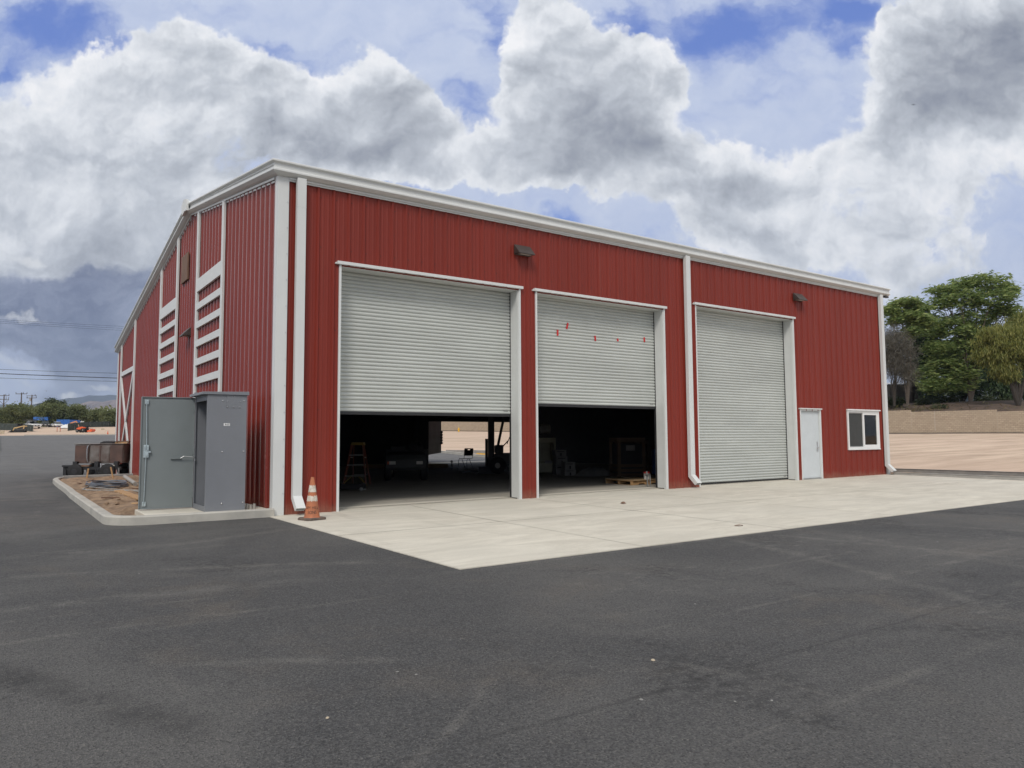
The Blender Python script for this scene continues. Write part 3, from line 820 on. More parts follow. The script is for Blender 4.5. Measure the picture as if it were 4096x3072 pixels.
# steel frames that carry it
for x in (6.9, 13.7):
    b = MB()
    b.bx(x - .1, x + .1, BW - .8, BW - .4, 0.03, roof_z(BW) - .2)
    b.prism([(0.45, EH - .75), (RY, RH - .6), (BW - .4, roof_z(BW) - .6), (BW - .4, roof_z(BW) - .15), (RY, RH - .15), (0.45, EH - .15)], 'x', x - .1, x + .1)
    b.build('steel_frame', M['dark'], bld)

# roof ----------------------------------------------------------------
b = MB()
for (ya, yb) in ((-0.10, RY), (RY, BW + 0.10)):
    za = RH - SLOPE * abs(ya - RY) + 0.16; zb = RH - SLOPE * abs(yb - RY) + 0.16
    x = -0.16
    while x < BL + 0.14:
        x1 = min(x + 0.61, BL + 0.14)
        b.add([(x, ya, za), (x1 - .03, ya, za), (x1 - .03, yb, zb), (x, yb, zb)], [(0, 1, 2, 3)])
        b.add([(x1 - .03, ya, za), (x1 - .015, ya, za + .05), (x1, ya, za), (x1 - .03, yb, zb), (x1 - .015, yb, zb + .05), (x1, yb, zb)], [(0, 1, 4, 3), (1, 2, 5, 4), (0, 2, 1), (3, 4, 5)])
        x = x1
b.build('roof', M['roofm'], bld)

# sculptured eave gutter, rake trims: one profile (out, up)
GPROF = [(0.0, -0.02), (0.105, 0.0), (0.160, 0.035), (0.172, 0.045), (0.172, 0.075), (0.150, 0.090), (0.143, 0.100), (0.143, 0.185), (0.175, 0.196), (0.192, 0.205), (0.192, 0.232), (0.185, 0.240), (0.0, 0.240)]
b = MB(); z0 = EH
b.loft([[(-o_, -o_, z0 + u_) for (o_, u_) in GPROF], [(BL + 0.31, -o_, z0 + u_) for (o_, u_) in GPROF]])
b.build('gutter', M['white'], bld)
b = MB()
b.bx(0.16, BL - .02, -0.040, -0.012, EH - 0.075, EH - 0.02); b.bx(0.16, BL - .02, -0.062, -0.041, EH - 0.045, EH - 0.012)
b.build('eave_trim', M['white'], bld)
# dark stub of the far downpipe outlet under the gutter end
b = MB(); b.bx(BL + .05, BL + .26, -0.14, -0.05, EH - 0.07, EH - .025); b.build('gutter_strap', M['dark'], bld)
for (ya, yb, nm) in ((-0.192, RY, 0), (RY, BW + 0.12, 1)):
    b = MB()
    zz = lambda y: RH - SLOPE * abs(y - RY)
    b.loft([[(-o_, -o_ if nm == 0 else ya, (EH if nm == 0 else zz(ya)) + u_) for (o_, u_) in GPROF], [(-o_, yb, zz(yb) + u_) for (o_, u_) in GPROF]])
    b.build('rake_trim', M['white'], bld)
    b = MB()
    y0, y1 = max(0.14, ya), min(yb, BW - .02)
    b.prism([(y0, zz(y0) - .055), (y1, zz(y1) - .055), (y1, zz(y1) - .012), (y0, zz(y0) - .012)], 'x', -0.058, -0.036)
    n = int((y1 - y0) / 0.3048)
    for k in range(n):       # closure pieces between the ribs
        c = 0.145 + 0.3048 * (k + math.ceil((y0 - .145) / .3048)) + .05
        if c + .2 < y1: b.prism([(c, zz(c) - .10), (c + .2, zz(c + .2) - .10), (c + .2, zz(c + .2) - .065), (c, zz(c) - .065)], 'x', -0.033, -0.008)
    b.build('rake_closure', M['white'], bld)
b = MB()
b.prism([(RY - .33, RH + .03 - SLOPE * .33), (RY - .05, RH + .02), (RY + .25, RH + .0 - SLOPE * .25), (RY + .36, RH + .31 - SLOPE * .36), (RY + .05, RH + .37), (RY - .30, RH + .33 - SLOPE * .30)], 'x', -0.235, -0.18)
b.prism([(RY - .30, RH + .21 - SLOPE * .3), (RY + .30, RH + .21 - SLOPE * .3), (RY, RH + .34)], 'x', -0.179, BL + .15)
b.build('ridge_cap', M['white'], bld)

# corner trims
b = MB()
b.bx(-0.045, 0.0, -0.045, 0.11, -0.02, EH + .0); b.bx(0.0005, 0.16, -0.045, -0.001, -0.02, EH - .005)
for k in range(12): b.lathe([(0.011, 0), (0.011, .006), (0.004, .009)], 8, (0.135, -0.046 - .009, 0.4 + 0.48 * k), 'y', 1)
b.build('corner_trim', [M['white'], M['steel']], bld)
b = MB(); b.bx(BL - .13, BL, -0.045, 0.0, 0.0, EH - .005); b.bx(BL + .0005, BL + .045, -0.045, 0.13, 0.0, EH - .005); b.build('corner_trim', M['white'], bld)
b = MB(); b.bx(-0.045, 0.0, BW - .20, BW + .045, -0.02, roof_z(BW) - .005); b.build('corner_trim', M['white'], bld)


def downspout(x0, w):
    b = MB(); y0, y1, zk = -0.05, -0.145, 0.30 + SL * x0
    if x0 < 1: y0 -= 0.0
    prof = lambda y, z: None
    secs = [[(x0, y0, EH - .01), (x0 + w, y0, EH - .01), (x0 + w, y1, EH - .01), (x0, y1, EH - .01)],
            [(x0, y0, zk), (x0 + w, y0, zk), (x0 + w, y1, zk + .05), (x0, y1, zk + .05)]]
    b.loft(secs)
    t = .004
    # kick-out shoe: open box
    A0 = Vector((0, y1, zk + .05)); B0 = Vector((0, y0, zk)); dv = Vector((0, -0.21, -0.20))
    p = [A0, A0 + dv, B0 + dv * 1.02, B0]
    for xx in (x0, x0 + w - t): b.prism([(q.y, q.z) for q in p], 'x', xx, xx + t)
    b.prism([(p[0].y, p[0].z), (p[1].y, p[1].z), (p[1].y + .004, p[1].z - .006), (p[0].y + .004, p[0].z - .006)], 'x', x0 + t, x0 + w - t)
    b.prism([(p[3].y, p[3].z), (p[2].y, p[2].z), (p[2].y - .004, p[2].z + .006), (p[3].y - .004, p[3].z + .006)], 'x', x0 + t, x0 + w - t)
    b.bx(x0 - .003, x0 + w + .003, y1 - .003, y0, EH - .55, EH - .545)
    o = b.build('downspout', M['white'], bld)
    k = MB(); k.bx(x0 + .006, x0 + w - .006, y1 + .004, y0 - .004, zk + .0, zk + .03); k.build('spout_throat', M['dark'], o)


for x0 in (0.285, 10.66, 20.27): downspout(x0, 0.165)


# roll-up doors ---------------------------------------------------------
def roll_door(d, zbot, label, closed=False):
    x0, x1, _, zt = d; zg = SL * x0 + 0.02
    j = .045; dep = .352
    fr = MB()
    # face trims, liners, drip cap
    fr.bx(x0, x0 + j, -0.036, -0.001, zg - .02, zt - .02); fr.bx(x1 - j, x1, -0.036, -0.001, zg - .02, zt - .02)
    fr.bx(x1 - j - .018, x1 - j - .001, -0.016, 0.06, zg, zt - j - .001)
    fr.bx(x0 + j - .006, x0 + j, 0.0, dep, zg, zt - j); fr.bx(x1 - j, x1 - j + .006, 0.0005, dep, zg + .03, zt - j)
    fr.bx(x0 + j, x1 - j, 0.0, dep, zt - j - .001, zt - j + .006)
    fr.bx(x0 - .045, x1 + .05, -0.075, -0.001, zt - .018, zt + .042)
    fr.bx(x0 - .085, x0 - .046, -0.052, -0.002, zt - .016, zt + .012)
    f = fr.build('door_frame', M['jamb'], None, bevel=0.004)
    f.data.materials.append(M['white'])
    for p in f.data.polygons:
        c = p.center
        if c.y < -0.0005: p.material_index = 1
    door = bpy.data.objects.new('roll_up_door', None); COL.objects.link(door); door.parent = bld
    door['label'] = label; f.parent = door
    # curtain of curved slats
    cu = MB(); P_ = 0.0762; z = zbot + .06; a, c = x0 + .16, x1 - .035
    a = x0 + .05
    prof = [(0.0, .000), (.010, -.010), (.026, -.0155), (.042, -.014), (.056, -.006), (.0625, .004), (.068, .010), (.0762, .000)]
    ys = 0.335
    pts = []
    while z < zt + .02:
        for (dz, dy) in prof[:-1]: pts.append((z + dz, ys + dy))
        z += P_
    pts.append((z, ys))
    pts = [p for p in pts if p[0] < zt - .04] + [(zt - .04, ys)]
    vs = [(xx, y, zz_) for (zz_, y) in pts for xx in (a, c)]
    cu.add(vs, [(2 * i, 2 * i + 1, 2 * i + 3, 2 * i + 2) for i in range(len(pts) - 1)])
    cu.add([(xx, y + .018, zz_) for (xx, y, zz_) in vs], [(2 * i, 2 * i + 2, 2 * i + 3, 2 * i + 1) for i in range(len(pts) - 1)])
    for k in range(int((c - a) / .3)): cu.lathe([(0.012, 0), (0.010, -.006), (0.003, -.008)], 8, (a + .12 + k * .3, ys - .012, zbot + .085), 'y', 1)
    cur = cu.build('curtain', [M['slat'], M['steel']], door, recalc=False)
    # the screws of the lowest slat
    bb = MB(); bb.bx(a, c, ys - .02, ys + .03, zbot, zbot + .058)
    bb.build('bottom_bar', M['dark'] if not closed else M['black'], door, bevel=.004)
    lb = MB(); lb.bx(c - .20, c - .09, ys - .019, ys - .0165, zbot + .120, zbot + .137)
    for k in range(5): lb.bx(c - .19 + k * .017, c - .178 + k * .017, ys - .0205, ys - .0192, zbot + .125, zbot + .132, 1)
    lb.build('maker_plate', [M['ink'], M['white']], door)
    for xa in (x1 - .05, x0 + .046):
        gd = MB(); gd.bx(xa, xa + .004, 0.30, 0.345, zg + .03, zt - .05); gd.build('guide_track', M['dark'], door)
    return door


roll_door(D1, 1.832, 'first and widest roll-up door, half raised')
rd2 = roll_door(D2, 2.085, 'middle roll-up door, half raised, with red tape on it')
roll_door(D3, 0.060, 'third roll-up door, fully closed', True)
for (xa, za, xb, zb) in [(6.684, 3.901, 6.682, 3.759), (6.998, 4.089, 6.958, 3.942), (7.848, 3.847, 7.861, 3.72), (8.598, 3.832, 8.609, 3.763), (9.531, 3.934, 9.537, 3.81)]:
    b = MB(); b.bar((xa, 0.314, za), (xb, 0.314, zb), 0.05, 0.004, up=(0, 1, 0)); b.build('tape_mark', M['tape'], rd2)
# lighter threshold strips in the doorways
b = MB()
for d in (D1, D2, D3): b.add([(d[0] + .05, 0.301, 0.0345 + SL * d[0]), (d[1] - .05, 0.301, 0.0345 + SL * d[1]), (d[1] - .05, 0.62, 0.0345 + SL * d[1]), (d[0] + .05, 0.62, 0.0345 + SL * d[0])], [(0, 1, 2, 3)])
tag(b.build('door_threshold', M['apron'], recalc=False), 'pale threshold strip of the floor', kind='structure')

# walk-in door ----------------------------------------------------------
x0, x1, _, zt = MD; zg = SL * x0 + .02
wd = bpy.data.objects.new('door', None); COL.objects.link(wd); wd.parent = bld; wd['label'] = 'pale grey walk-in door'
b = MB(); j = .05
b.bx(x0, x0 + j, -0.036, 0.12, zg, zt - .001); b.bx(x1 - j, x1, -0.036, 0.12, zg, zt - .001); b.bx(x0 + j, x1 - j, -0.03, 0.12, zt - j, zt - .001)
b.bx(x0 - .03, x1 + .03, -0.07, -0.001, zt, zt + .035); b.build('door_frame', M['white'], wd, bevel=.004)
b = MB(); b.bx(x0 + j + .006, x1 - j - .006, 0.03, 0.075, zg + .035, zt - j - .006); b.build('door_leaf', mat('door_leaf_paint', (0.58, 0.62, 0.64), 0.5, var=.03), wd, bevel=.003)
b = MB(); b.bx(x0 + j, x1 - j, -0.01, 0.1, zg + .0, zg + .03); b.build('sill', M['alu'], wd)
b = MB(); xh = x1 - j - .11
b.bx(xh - .03, xh + .03, 0.022, 0.03, 0.90, 1.20, 0); b.lathe([(.024, 0.03), (.024, -.03), (.012, -.035)], 12, (xh, 0, 1.02), 'y'); b.bar((xh + .0, -.03, 1.02), (xh - .12, -.035, 1.02), .02, .02)
b.build('handle', M['steel'], wd)
for zz_ in (0.35, 1.15, 1.92):
    b = MB(); b.tube([(x0 + j + .004, 0.02, zz_ - .05), (x0 + j + .004, 0.02, zz_ + .05)], .009, 8); b.build('hinge', M['steel'], wd)

# window ------------------------------------------------------------------
x0, x1, zb_, zt = WN; xm = (x0 + x1) / 2 - .02
wn = bpy.data.objects.new('window', None); COL.objects.link(wn); wn.parent = bld
vin = mat('window_vinyl', (0.78, 0.78, 0.77), 0.35, var=.02)
b = MB(); j = .06
b.bx(x0, x0 + j, -0.045, 0.07, zb_, zt); b.bx(x1 - j, x1, -0.045, 0.07, zb_, zt); b.bx(x0 + j, x1 - j, -0.04, 0.07, zt - j, zt - .001); b.bx(x0 + j, x1 - j, -0.04, 0.07, zb_ + .001, zb_ + j)
b.bx(x0 - .03, x1 + .05, -0.08, -0.002, zt + .001, zt + .045); b.bx(x0 - .01, x1 + .01, -0.06, -.002, zb_ - .03, zb_ - .001)
b.build('frame', vin, wn, bevel=.004)
b = MB(); s = .07
b.bx(xm, xm + s, -0.030, 0.03, zb_ + j, zt - j); b.bx(x1 - j - s, x1 - j, -0.030, 0.03, zb_ + j, zt - j)
b.bx(xm + s, x1 - j - s, -0.028, 0.03, zt - j - s, zt - j); b.bx(xm + s, x1 - j - s, -0.028, 0.03, zb_ + j, zb_ + j + s)
b.build('sash', vin, wn, bevel=.004)
glm = bpy.data.materials.new('window_glass'); glm.use_nodes = True
K = NT(glm.node_tree); tr_ = K.n('ShaderNodeBsdfTransparent'); tr_.inputs[0].default_value = (0.62, 0.68, 0.66, 1); gl_ = K.n('ShaderNodeBsdfGlossy'); gl_.inputs['Roughness'].default_value = 0.02
fz = K.n('ShaderNodeFresnel'); fz.inputs[0].default_value = 1.5; mx = K.n('ShaderNodeMixShader'); K.put(mx.inputs[0], fz.outputs[0]); K.put(mx.inputs[1], tr_.outputs[0]); K.put(mx.inputs[2], gl_.outputs[0])
K.put(glm.node_tree.nodes['Material Output'].inputs[0], mx.outputs[0])
b = MB(); b.bx(xm + s, x1 - j - s, -0.002, 0.004, zb_ + j + s, zt - j - s); b.build('pane', glm, wn)
b = MB(); b.bx(x0 + j + .03, xm - .001, 0.012, 0.016, zb_ + j + .03, zt - j - .03); o = b.build('insect_screen', M['screen'], wn)
b = MB(); b.bx(x0 + j, x0 + j + .03, 0.005, 0.02, zb_ + j, zt - j); b.bx(x0 + j + .03, xm, 0.005, 0.02, zt - j - .03, zt - j); b.bx(x0 + j + .03, xm, 0.005, 0.02, zb_ + j, zb_ + j + .03)
b.build('screen_frame', M['alu'], wn)


# wall pack lamps -------------------------------------------------------------
def wall_pack(px, py, pz, rz, w=0.436):
    o = bpy.data.objects.new('wall_lamp', None); COL.objects.link(o); o.parent = bld; o.location = (px, py, pz); o.rotation_euler = (0, 0, rz)
    b = MB()      # wedge hood: local x along the wall, -y away from it
    h = w / 2
    b.prism([(0, 0.23), (-.015, 0.232), (-.21, 0.022), (-.21, 0.0), (-.195, 0.0), (-.04, 0.025), (0, 0.0)], 'x', -h, h)
    b.build('housing', M['bronze'], o, bevel=.006)
    b = MB(); b.add([(-h * .62, -.055, .012), (h * .62, -.055, .012), (h * .62, -.165, -.006), (-h * .62, -.165, -.006), (-h * .62, -.055, .024), (h * .62, -.055, .024), (h * .62, -.165, .006), (-h * .62, -.165, .006)],
                     [(0, 1, 2, 3), (0, 4, 5, 1), (1, 5, 6, 2), (2, 6, 7, 3), (3, 7, 4, 0)]); b.build('lens', M['lens'], o)
    return o


wall_pack(5.41, -0.034, 5.42, 0)
wall_pack(15.71, -0.034, 5.46, 0)
wall_pack(-0.034, 7.36, 4.06, -PI / 2)

# white barn style trim on the gable ---------------------------------------------
def plank(name, y0, y1, z0_, z1_, t0=0.034, t1=0.085, slant=False):
    b = MB()
    if slant: b.prism([(y0, z0_), (y1, z0_), (y1, roof_z(y1) - .06), (y0, roof_z(y0) - .06)], 'x', -t1, -t0)
    else: b.bx(-t1, -t0, y0, y1, z0_, z1_)
    return b.build(name, M['white'], bld, bevel=.003)


for (a, c) in ((3.92, 6.32), (9.073, 11.436)):
    plank('trim_stile', a - .17, a, 0.05, 0, slant=True); plank('trim_stile', c, c + .17, 0.05, 0, slant=True)
    plank('trim_board', a + .001, c - .001, 5.065, 5.385)
    for k in range(10):
        zt = 4.775 - 0.468 * k
        plank('trim_board', a + .001, c - .001, zt - .165, zt, t1=0.082)
ya, yb = 16.78, 20.12
plank('trim_stile', ya - .17, ya, 0.05, 0, slant=True); plank('trim_stile', yb, yb + .17, 0.05, 0, slant=True)
plank('trim_board', ya + .001, yb - .001, 3.93, 4.10)
b = MB(); b.bar((-.060, ya + .02, 0.25), (-.060, yb - .02, 3.90), 0.17, 0.045, up=(1, 0, 0)); b.build('trim_brace', M['white'], bld)
for (p, q) in (((ya + .02, 3.90), ((ya + yb) / 2 - .06, 2.13)), (((ya + yb) / 2 + .06, 2.02), (yb - .02, 0.25))):
    b = MB(); b.bar((-.059, p[0], p[1]), (-.059, q[0], q[1]), 0.17, 0.045, up=(1, 0, 0)); b.build('trim_brace', M['white'], bld)
b = MB(); b.bx(-0.075, -0.034, 7.62, 8.42, 5.64, 6.38); b.build('backing_board', M['oldwood'], bld, bevel=.004)
bld.children[-1]['label'] = 'brown weathered board fixed on the gable'

# rear roll-up door, part raised
b = MB(); z = 2.29
pts = []
while z < 2.96: pts += [(z, BW - .10), (z + .03, BW - .085), (z + .06, BW - .10)]; z += .0762
b.add([(x, y, zz_) for (zz_, y) in pts for x in (RO[0], RO[1])], [(2 * i, 2 * i + 1, 2 * i + 3, 2 * i + 2) for i in range(len(pts) - 1)])
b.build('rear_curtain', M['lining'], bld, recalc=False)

# ------------------------------------------------------------------ grey electrical cabinet with its door open
cb = thing('electrical_cabinet', 'tall grey steel electrical cabinet standing open on a small pad by the gable', 'cabinet', (-0.785, 0.66, 0.13))
W_, Dp, H_ = 0.66, 0.98, 2.005        # along x, along y, height
b = MB(); t = .02; hx, hy = W_ / 2, Dp / 2
b.bx(-hx, hx, -hy, -hy + t, 0, H_); b.bx(-hx, hx, hy - t, hy, 0, H_); b.bx(hx - t, hx, -hy + t, hy - t, 0, H_)
b.bx(-hx, hx - t, -hy + t, hy - t, 0, .03); b.bx(-hx, hx - t, -hy + t, hy - t, H_ - .03, H_ - .001)
b.bx(-hx + .001, -hx + .02, -hy + t, -hy + .06, .03, H_ - .03); b.bx(-hx + .001, -hx + .02, hy - .05, hy - t, .03, H_ - .03)
b.bx(-hx + .001, -hx + .02, -hy + .06, hy - .05, .03, .09); b.bx(-hx + .001, -hx + .02, -hy + .06, hy - .05, H_ - .10, H_ - .03)
b.build('body', M['cab'], cb, bevel=.004)
b = MB(); b.bx(hx - t - .03, hx - t - .004, -hy + .1, hy - .1, .12, H_ - .12); b.build('back_panel', M['cabin'], cb)
b = MB(); b.prism([(-hx - .09, H_ + .002), (hx + .03, H_ + .002), (hx + .03, H_ + .065), (-hx - .09, H_ + .045)], 'y', -hy - .03, hy + .03)
b.bx(-hx - .03, -hx + .02, hy - .12, hy - .05, H_ + .056, H_ + .08); b.build('lid', M['cab'], cb, bevel=.004)
for (x, z) in ((-.864, 2.03), (-.856, 1.145), (-.848, .26), (-.507, 2.036), (-.499, 1.15), (-.493, .263)):
    b = MB(); b.lathe([(.014, 0), (.012, -.007), (.005, -.011)], 10, (x + .785, -hy, z - .13), 'y'); b.build('bolt', M['chrome'], cb)
b = MB(); b.bx(-.797 + .785, -.567 + .785, -hy - .004, -hy - .0005, 1.78, 2.003)
for x in (0, .107, .214):
    for z in (1.795, 1.895, 1.985):
        if x == .107 and z == 1.895: continue
        b.lathe([(.011, 0), (.009, -.006), (.004, -.009)], 8, (-.789 + .785 + x, -hy - .004, z), 'y', 1)
b.build('cover_plate', [M['cab'], M['chrome']], cb)
b = MB(); b.bx(-.842 + .785, -.738 + .785, -hy - .002, -hy - .0004, 1.468, 1.512)
b.prism([(-.03, 1.49), (-.035, 1.50), (-.028, 1.505), (-.018, 1.495), (-.010, 1.488), (-.016, 1.476), (-.026, 1.480)], 'y', -hy - .003, -hy - .0021, 1)
for k in range(4): b.bx(-.004, .040 - .006 * (k % 2), -hy - .003, -hy - .0021, 1.500 - k * .008, 1.503 - k * .008, 1)
b.build('sticker', [M['paintwhite'], M['ink']], cb)
dr = bpy.data.objects.new('door', None); COL.objects.link(dr); dr.parent = cb; dr.location = (-hx - .005, hy - .01, 0.02); dr.rotation_euler = (0, 0, rad(-4))
# local x runs from the hinge outwards (towards -x), local -y is the inside face that is seen
DWID, DH = 0.875, 1.975
b = MB(); b.bx(-DWID, 0, 0, .025, 0, DH); b.bx(-DWID, -DWID + .02, -.02, 0, 0, DH); b.bx(-.015, 0, -.02, 0, 0, DH); b.bx(-DWID + .02, -.015, -.02, 0, DH - .015, DH); b.bx(-DWID + .02, -.015, -.02, 0, 0, .015)
b.build('door_leaf', M['cabdoor'], dr, bevel=.003)
b = MB(); xr = -DWID + .085
b.tube([(xr, -.02, .10), (xr + .012, -.028, .95)], .008, 8); b.tube([(xr + .02, -.028, 1.08), (xr, -.02, DH - .08)], .008, 8); b.build('lock_rod', M['zinc'], dr)
b = MB(); b.bx(xr - .03, xr + .055, -.035, -.001, .90, 1.12); b.bx(xr + .0, xr + .045, -.05, -.035, 0.92, .99); b.bx(xr + .02, xr + .05, -.055, -.035, 1.03, 1.10); b.bx(xr - .02, xr + .01, -.05, -.035, 1.05, 1.125); b.bx(xr + .055, xr + .085, -.05, -.02, .985, 1.015)
b.build('latch', M['zinc'], dr, bevel=.003)
for z in (.055, DH - .13):
    b = MB(); b.bx(xr - .028, xr - .010, -.03, -.001, z, z + .07); b.bx(xr + .012, xr + .030, -.03, -.001, z, z + .07); b.bx(xr - .028, xr + .03, -.016, -.001, z - .005, z + .075); b.build('rod_guide', M['zinc'], dr, bevel=.002)
for z in (.18, .95, 1.72):
    b = MB(); b.bx(-.035, .002, -.03, -.0205, z, z + .09); b.tube([(.0, -.03, z - .01), (.0, -.03, z + .1)], .008, 8); b.build('hinge', M['cabdoor'], dr)
b = MB(); b.bx(-.38, -.21, -.035, -.001, .868, .890); b.build('stay_bracket', M['cabdoor'], dr)
b = MB(); b.tube([(-.22, -.05, .88), (-.17, -.06, .915), (-.02, -.07, .90), (.015, -.06, .88), (.02, -.06, .83)], .007, 8); b.build('door_stay', M['steel'], dr)
for k in range(4):
    b = MB(); b.tube([(-.44 + .055 * k, .30 - .02 * k, .12), (-.44 + .055 * k, .30 - .02 * k, .21 + .015 * (k % 2))], .024, 10)
    tag(b.build('conduit_stub', M['pvc'], smooth=True), 'short grey conduit stub in the cluster of four between the cabinet and the red wall', 'conduit', 'conduit stubs behind the cabinet')

# ------------------------------------------------------------------ traffic cone by the corner
cn = thing('traffic_cone', 'worn orange traffic cone with peeling pale collars and black stencilled letters', 'traffic cone', (0.31, -1.06, 0.017), rad(14))
b = MB()
s = .185; oct_ = [(-s, -s + .05), (-s + .05, -s), (s - .05, -s), (s, -s + .05), (s, s - .05), (s - .05, s), (-s + .05, s), (-s, s - .05)]
b.loft([[(x, y, 0.0) for x, y in oct_], [(x, y, .028) for x, y in oct_], [(x * .93, y * .93, .040) for x, y in oct_]]); b.build('base', M['conebase'], cn, bevel=.004)
RB, RT, ZB, ZT = .128, .027, .040, .705
cr = lambda z: RB + (RT - RB) * (z - ZB) / (ZT - ZB)
b = MB(); b.lathe([(RB + .012, ZB - .002), (RB, ZB + .012)] + [(cr(z), z) for z in np.linspace(ZB + .02, ZT - .004, 10)] + [(RT - .004, ZT), (RT - .010, ZT), (RT - .012, ZT - .06)], 40); b.build('body', M['orange'], cn, smooth=True)
rnd = random.Random(3)
for (za, zb) in ((.305, .405), (.452, .575)):       # collars with torn edges
    b = MB(); n = 72; off = .0022; vs = []; fs = []
    for k in range(n):
        a = 2 * PI * k / n
        z0_ = za + rnd.uniform(-.004, .016) + (.02 if rnd.random() < .12 else 0); z1_ = zb - rnd.uniform(-.002, .014) - (.018 if rnd.random() < .1 else 0)
        for z in (z0_, z1_): vs.append((math.cos(a) * (cr(z) + off), math.sin(a) * (cr(z) + off), z))
        for z in (z0_, z1_): vs.append((math.cos(a) * (cr(z) - .001), math.sin(a) * (cr(z) - .001), z))
    for k in range(n):
        p, q = 4 * k, 4 * ((k + 1) % n)
        fs += [(p, q, q + 1, p + 1), (p + 2, q + 2, q, p), (p + 1, q + 1, q + 3, p + 3)]
    b.add(vs, fs); b.build('collar', M['collar'], cn, recalc=False)


def text_mesh(s, size, depth=0.0):
    cu = bpy.data.curves.new('t', 'FONT'); cu.body = s; cu.size = size; cu.align_x = 'CENTER'; cu.extrude = depth; cu.resolution_u = 3
    o = bpy.data.objects.new('t', cu); COL.objects.link(o)
    dg = bpy.context.evaluated_depsgraph_get(); me = bpy.data.meshes.new_from_object(o.evaluated_get(dg))
    bpy.data.objects.remove(o)
    bm = bmesh.new(); bm.from_mesh(me)
    bmesh.ops.triangulate(bm, faces=bm.faces); bmesh.ops.subdivide_edges(bm, edges=[e for e in bm.edges if e.calc_length() > size * .25], cuts=2)
    bmesh.ops.triangulate(bm, faces=bm.faces)
    vs = [tuple(v.co) for v in bm.verts]; fs = [tuple(v.index for v in f.verts) for f in bm.faces]
    bm.free(); return vs, fs


facing = math.atan2(CAM.y + 1.06, CAM.x - .31) - rad(14)
for (s, size, z) in (('AM HILL', .076, .178), ('SONS', .076, .103)):
    vs, fs = text_mesh(s, size)
    b = MB(); q = []
    for (x, y, _) in vs:
        zz_ = z + y; r = cr(zz_) + .0015; a = facing + x * .80 / cr(z + .02)
        q.append((math.cos(a) * r, math.sin(a) * r, zz_))
    b.add(q, fs)
    # stencil bridges
    b.build('lettering', M['ink'], cn, recalc=False)

# ------------------------------------------------------------------ things in the planting bed
rnd = random.Random(11)
b = MB()
for k in range(9):
    cx, cy = -1.50 + rnd.uniform(-.06, .06), 9.9 + rnd.uniform(-.25, .25); rx, ry = .42 + rnd.uniform(-.06, .06), .95 + rnd.uniform(-.15, .15); ph = rnd.uniform(0, 6)
    b.tube([(cx + rx * math.cos(ph + a), cy + ry * math.sin(ph + a), .125 + .022 * k * .6 + .012 * math.sin(3 * a + k)) for a in np.linspace(0, 2 * PI, 26)], .013, 6)
b.tube([(-1.1, 10.2, .15), (-.6, 10.6, .14), (-.35, 10.2, .13), (-.2, 9.6, .13)], .013, 6)
tag(b.build('hose_coil', M['hose'], smooth=True), 'coil of dark blue-grey hose lying on the bare soil bed', 'hose')
b = MB()
b.tube([(-2.02, 9.6, .13), (-2.2, 8.9, .12), (-2.15, 8.3, .12), (-1.9, 8.0, .12), (-1.6, 7.6, .12), (-1.3, 7.2, .13), (-1.1, 6.4, .12), (-.8, 5.8, .12), (-.4, 5.5, .12)], .016, 6)
b.tube([(-2.0, 9.4, .14), (-1.7, 8.2, .14), (-1.45, 7.6, .13), (-1.0, 7.0, .13), (-.5, 6.6, .12), (-.2, 6.5, .12)], .012, 6)
tag(b.build('cable', M['rope'], smooth=True), 'loose pale grey cable running out of the hose coil', 'cable')
pp = MB(); pp.lathe([(.058, 0), (.058, 3.6), (.048, 3.6), (.048, 0.0)], 18, axis='x'); pp.add([], [])
o = pp.build('drain_pipe', M['pvc'], smooth=True); o.location = (-.92, 9.3, .175); o.rotation_euler = (0, rad(-1), rad(87)); tag(o, 'short length of grey plastic pipe lying beside the hose coil', 'pipe')
b = MB(); b.bx(0, 2.9, -.09, .09, 0, .03); o = b.build('plank', M['wood'], bevel=.004); o.location = (-1.62, 6.95, .14); o.rotation_euler = (rad(4), rad(.5), rad(-88)); tag(o, 'loose raw lumber board lying on the soil near the grey cabinet door', 'board')
for (x, y, h, lean, lab) in ((-1.63, 14.6, .40, .05, 'wooden survey stake standing in the soil, nearer the kerb corner'), (-.92, 13.9, .45, -.10, 'wooden survey stake leaning in the soil beside the red wall')):
    b = MB(); b.prism([(-.022, 0), (.022, 0), (.022 + lean, h), (-.022 + lean, h)], 'y', -.012, .012); o = b.build('stake', M['wood']); o.location = (x, y, .06); o.rotation_euler = (0, 0, rad(-25)); tag(o, lab, 'stake', 'stakes in the planting bed')

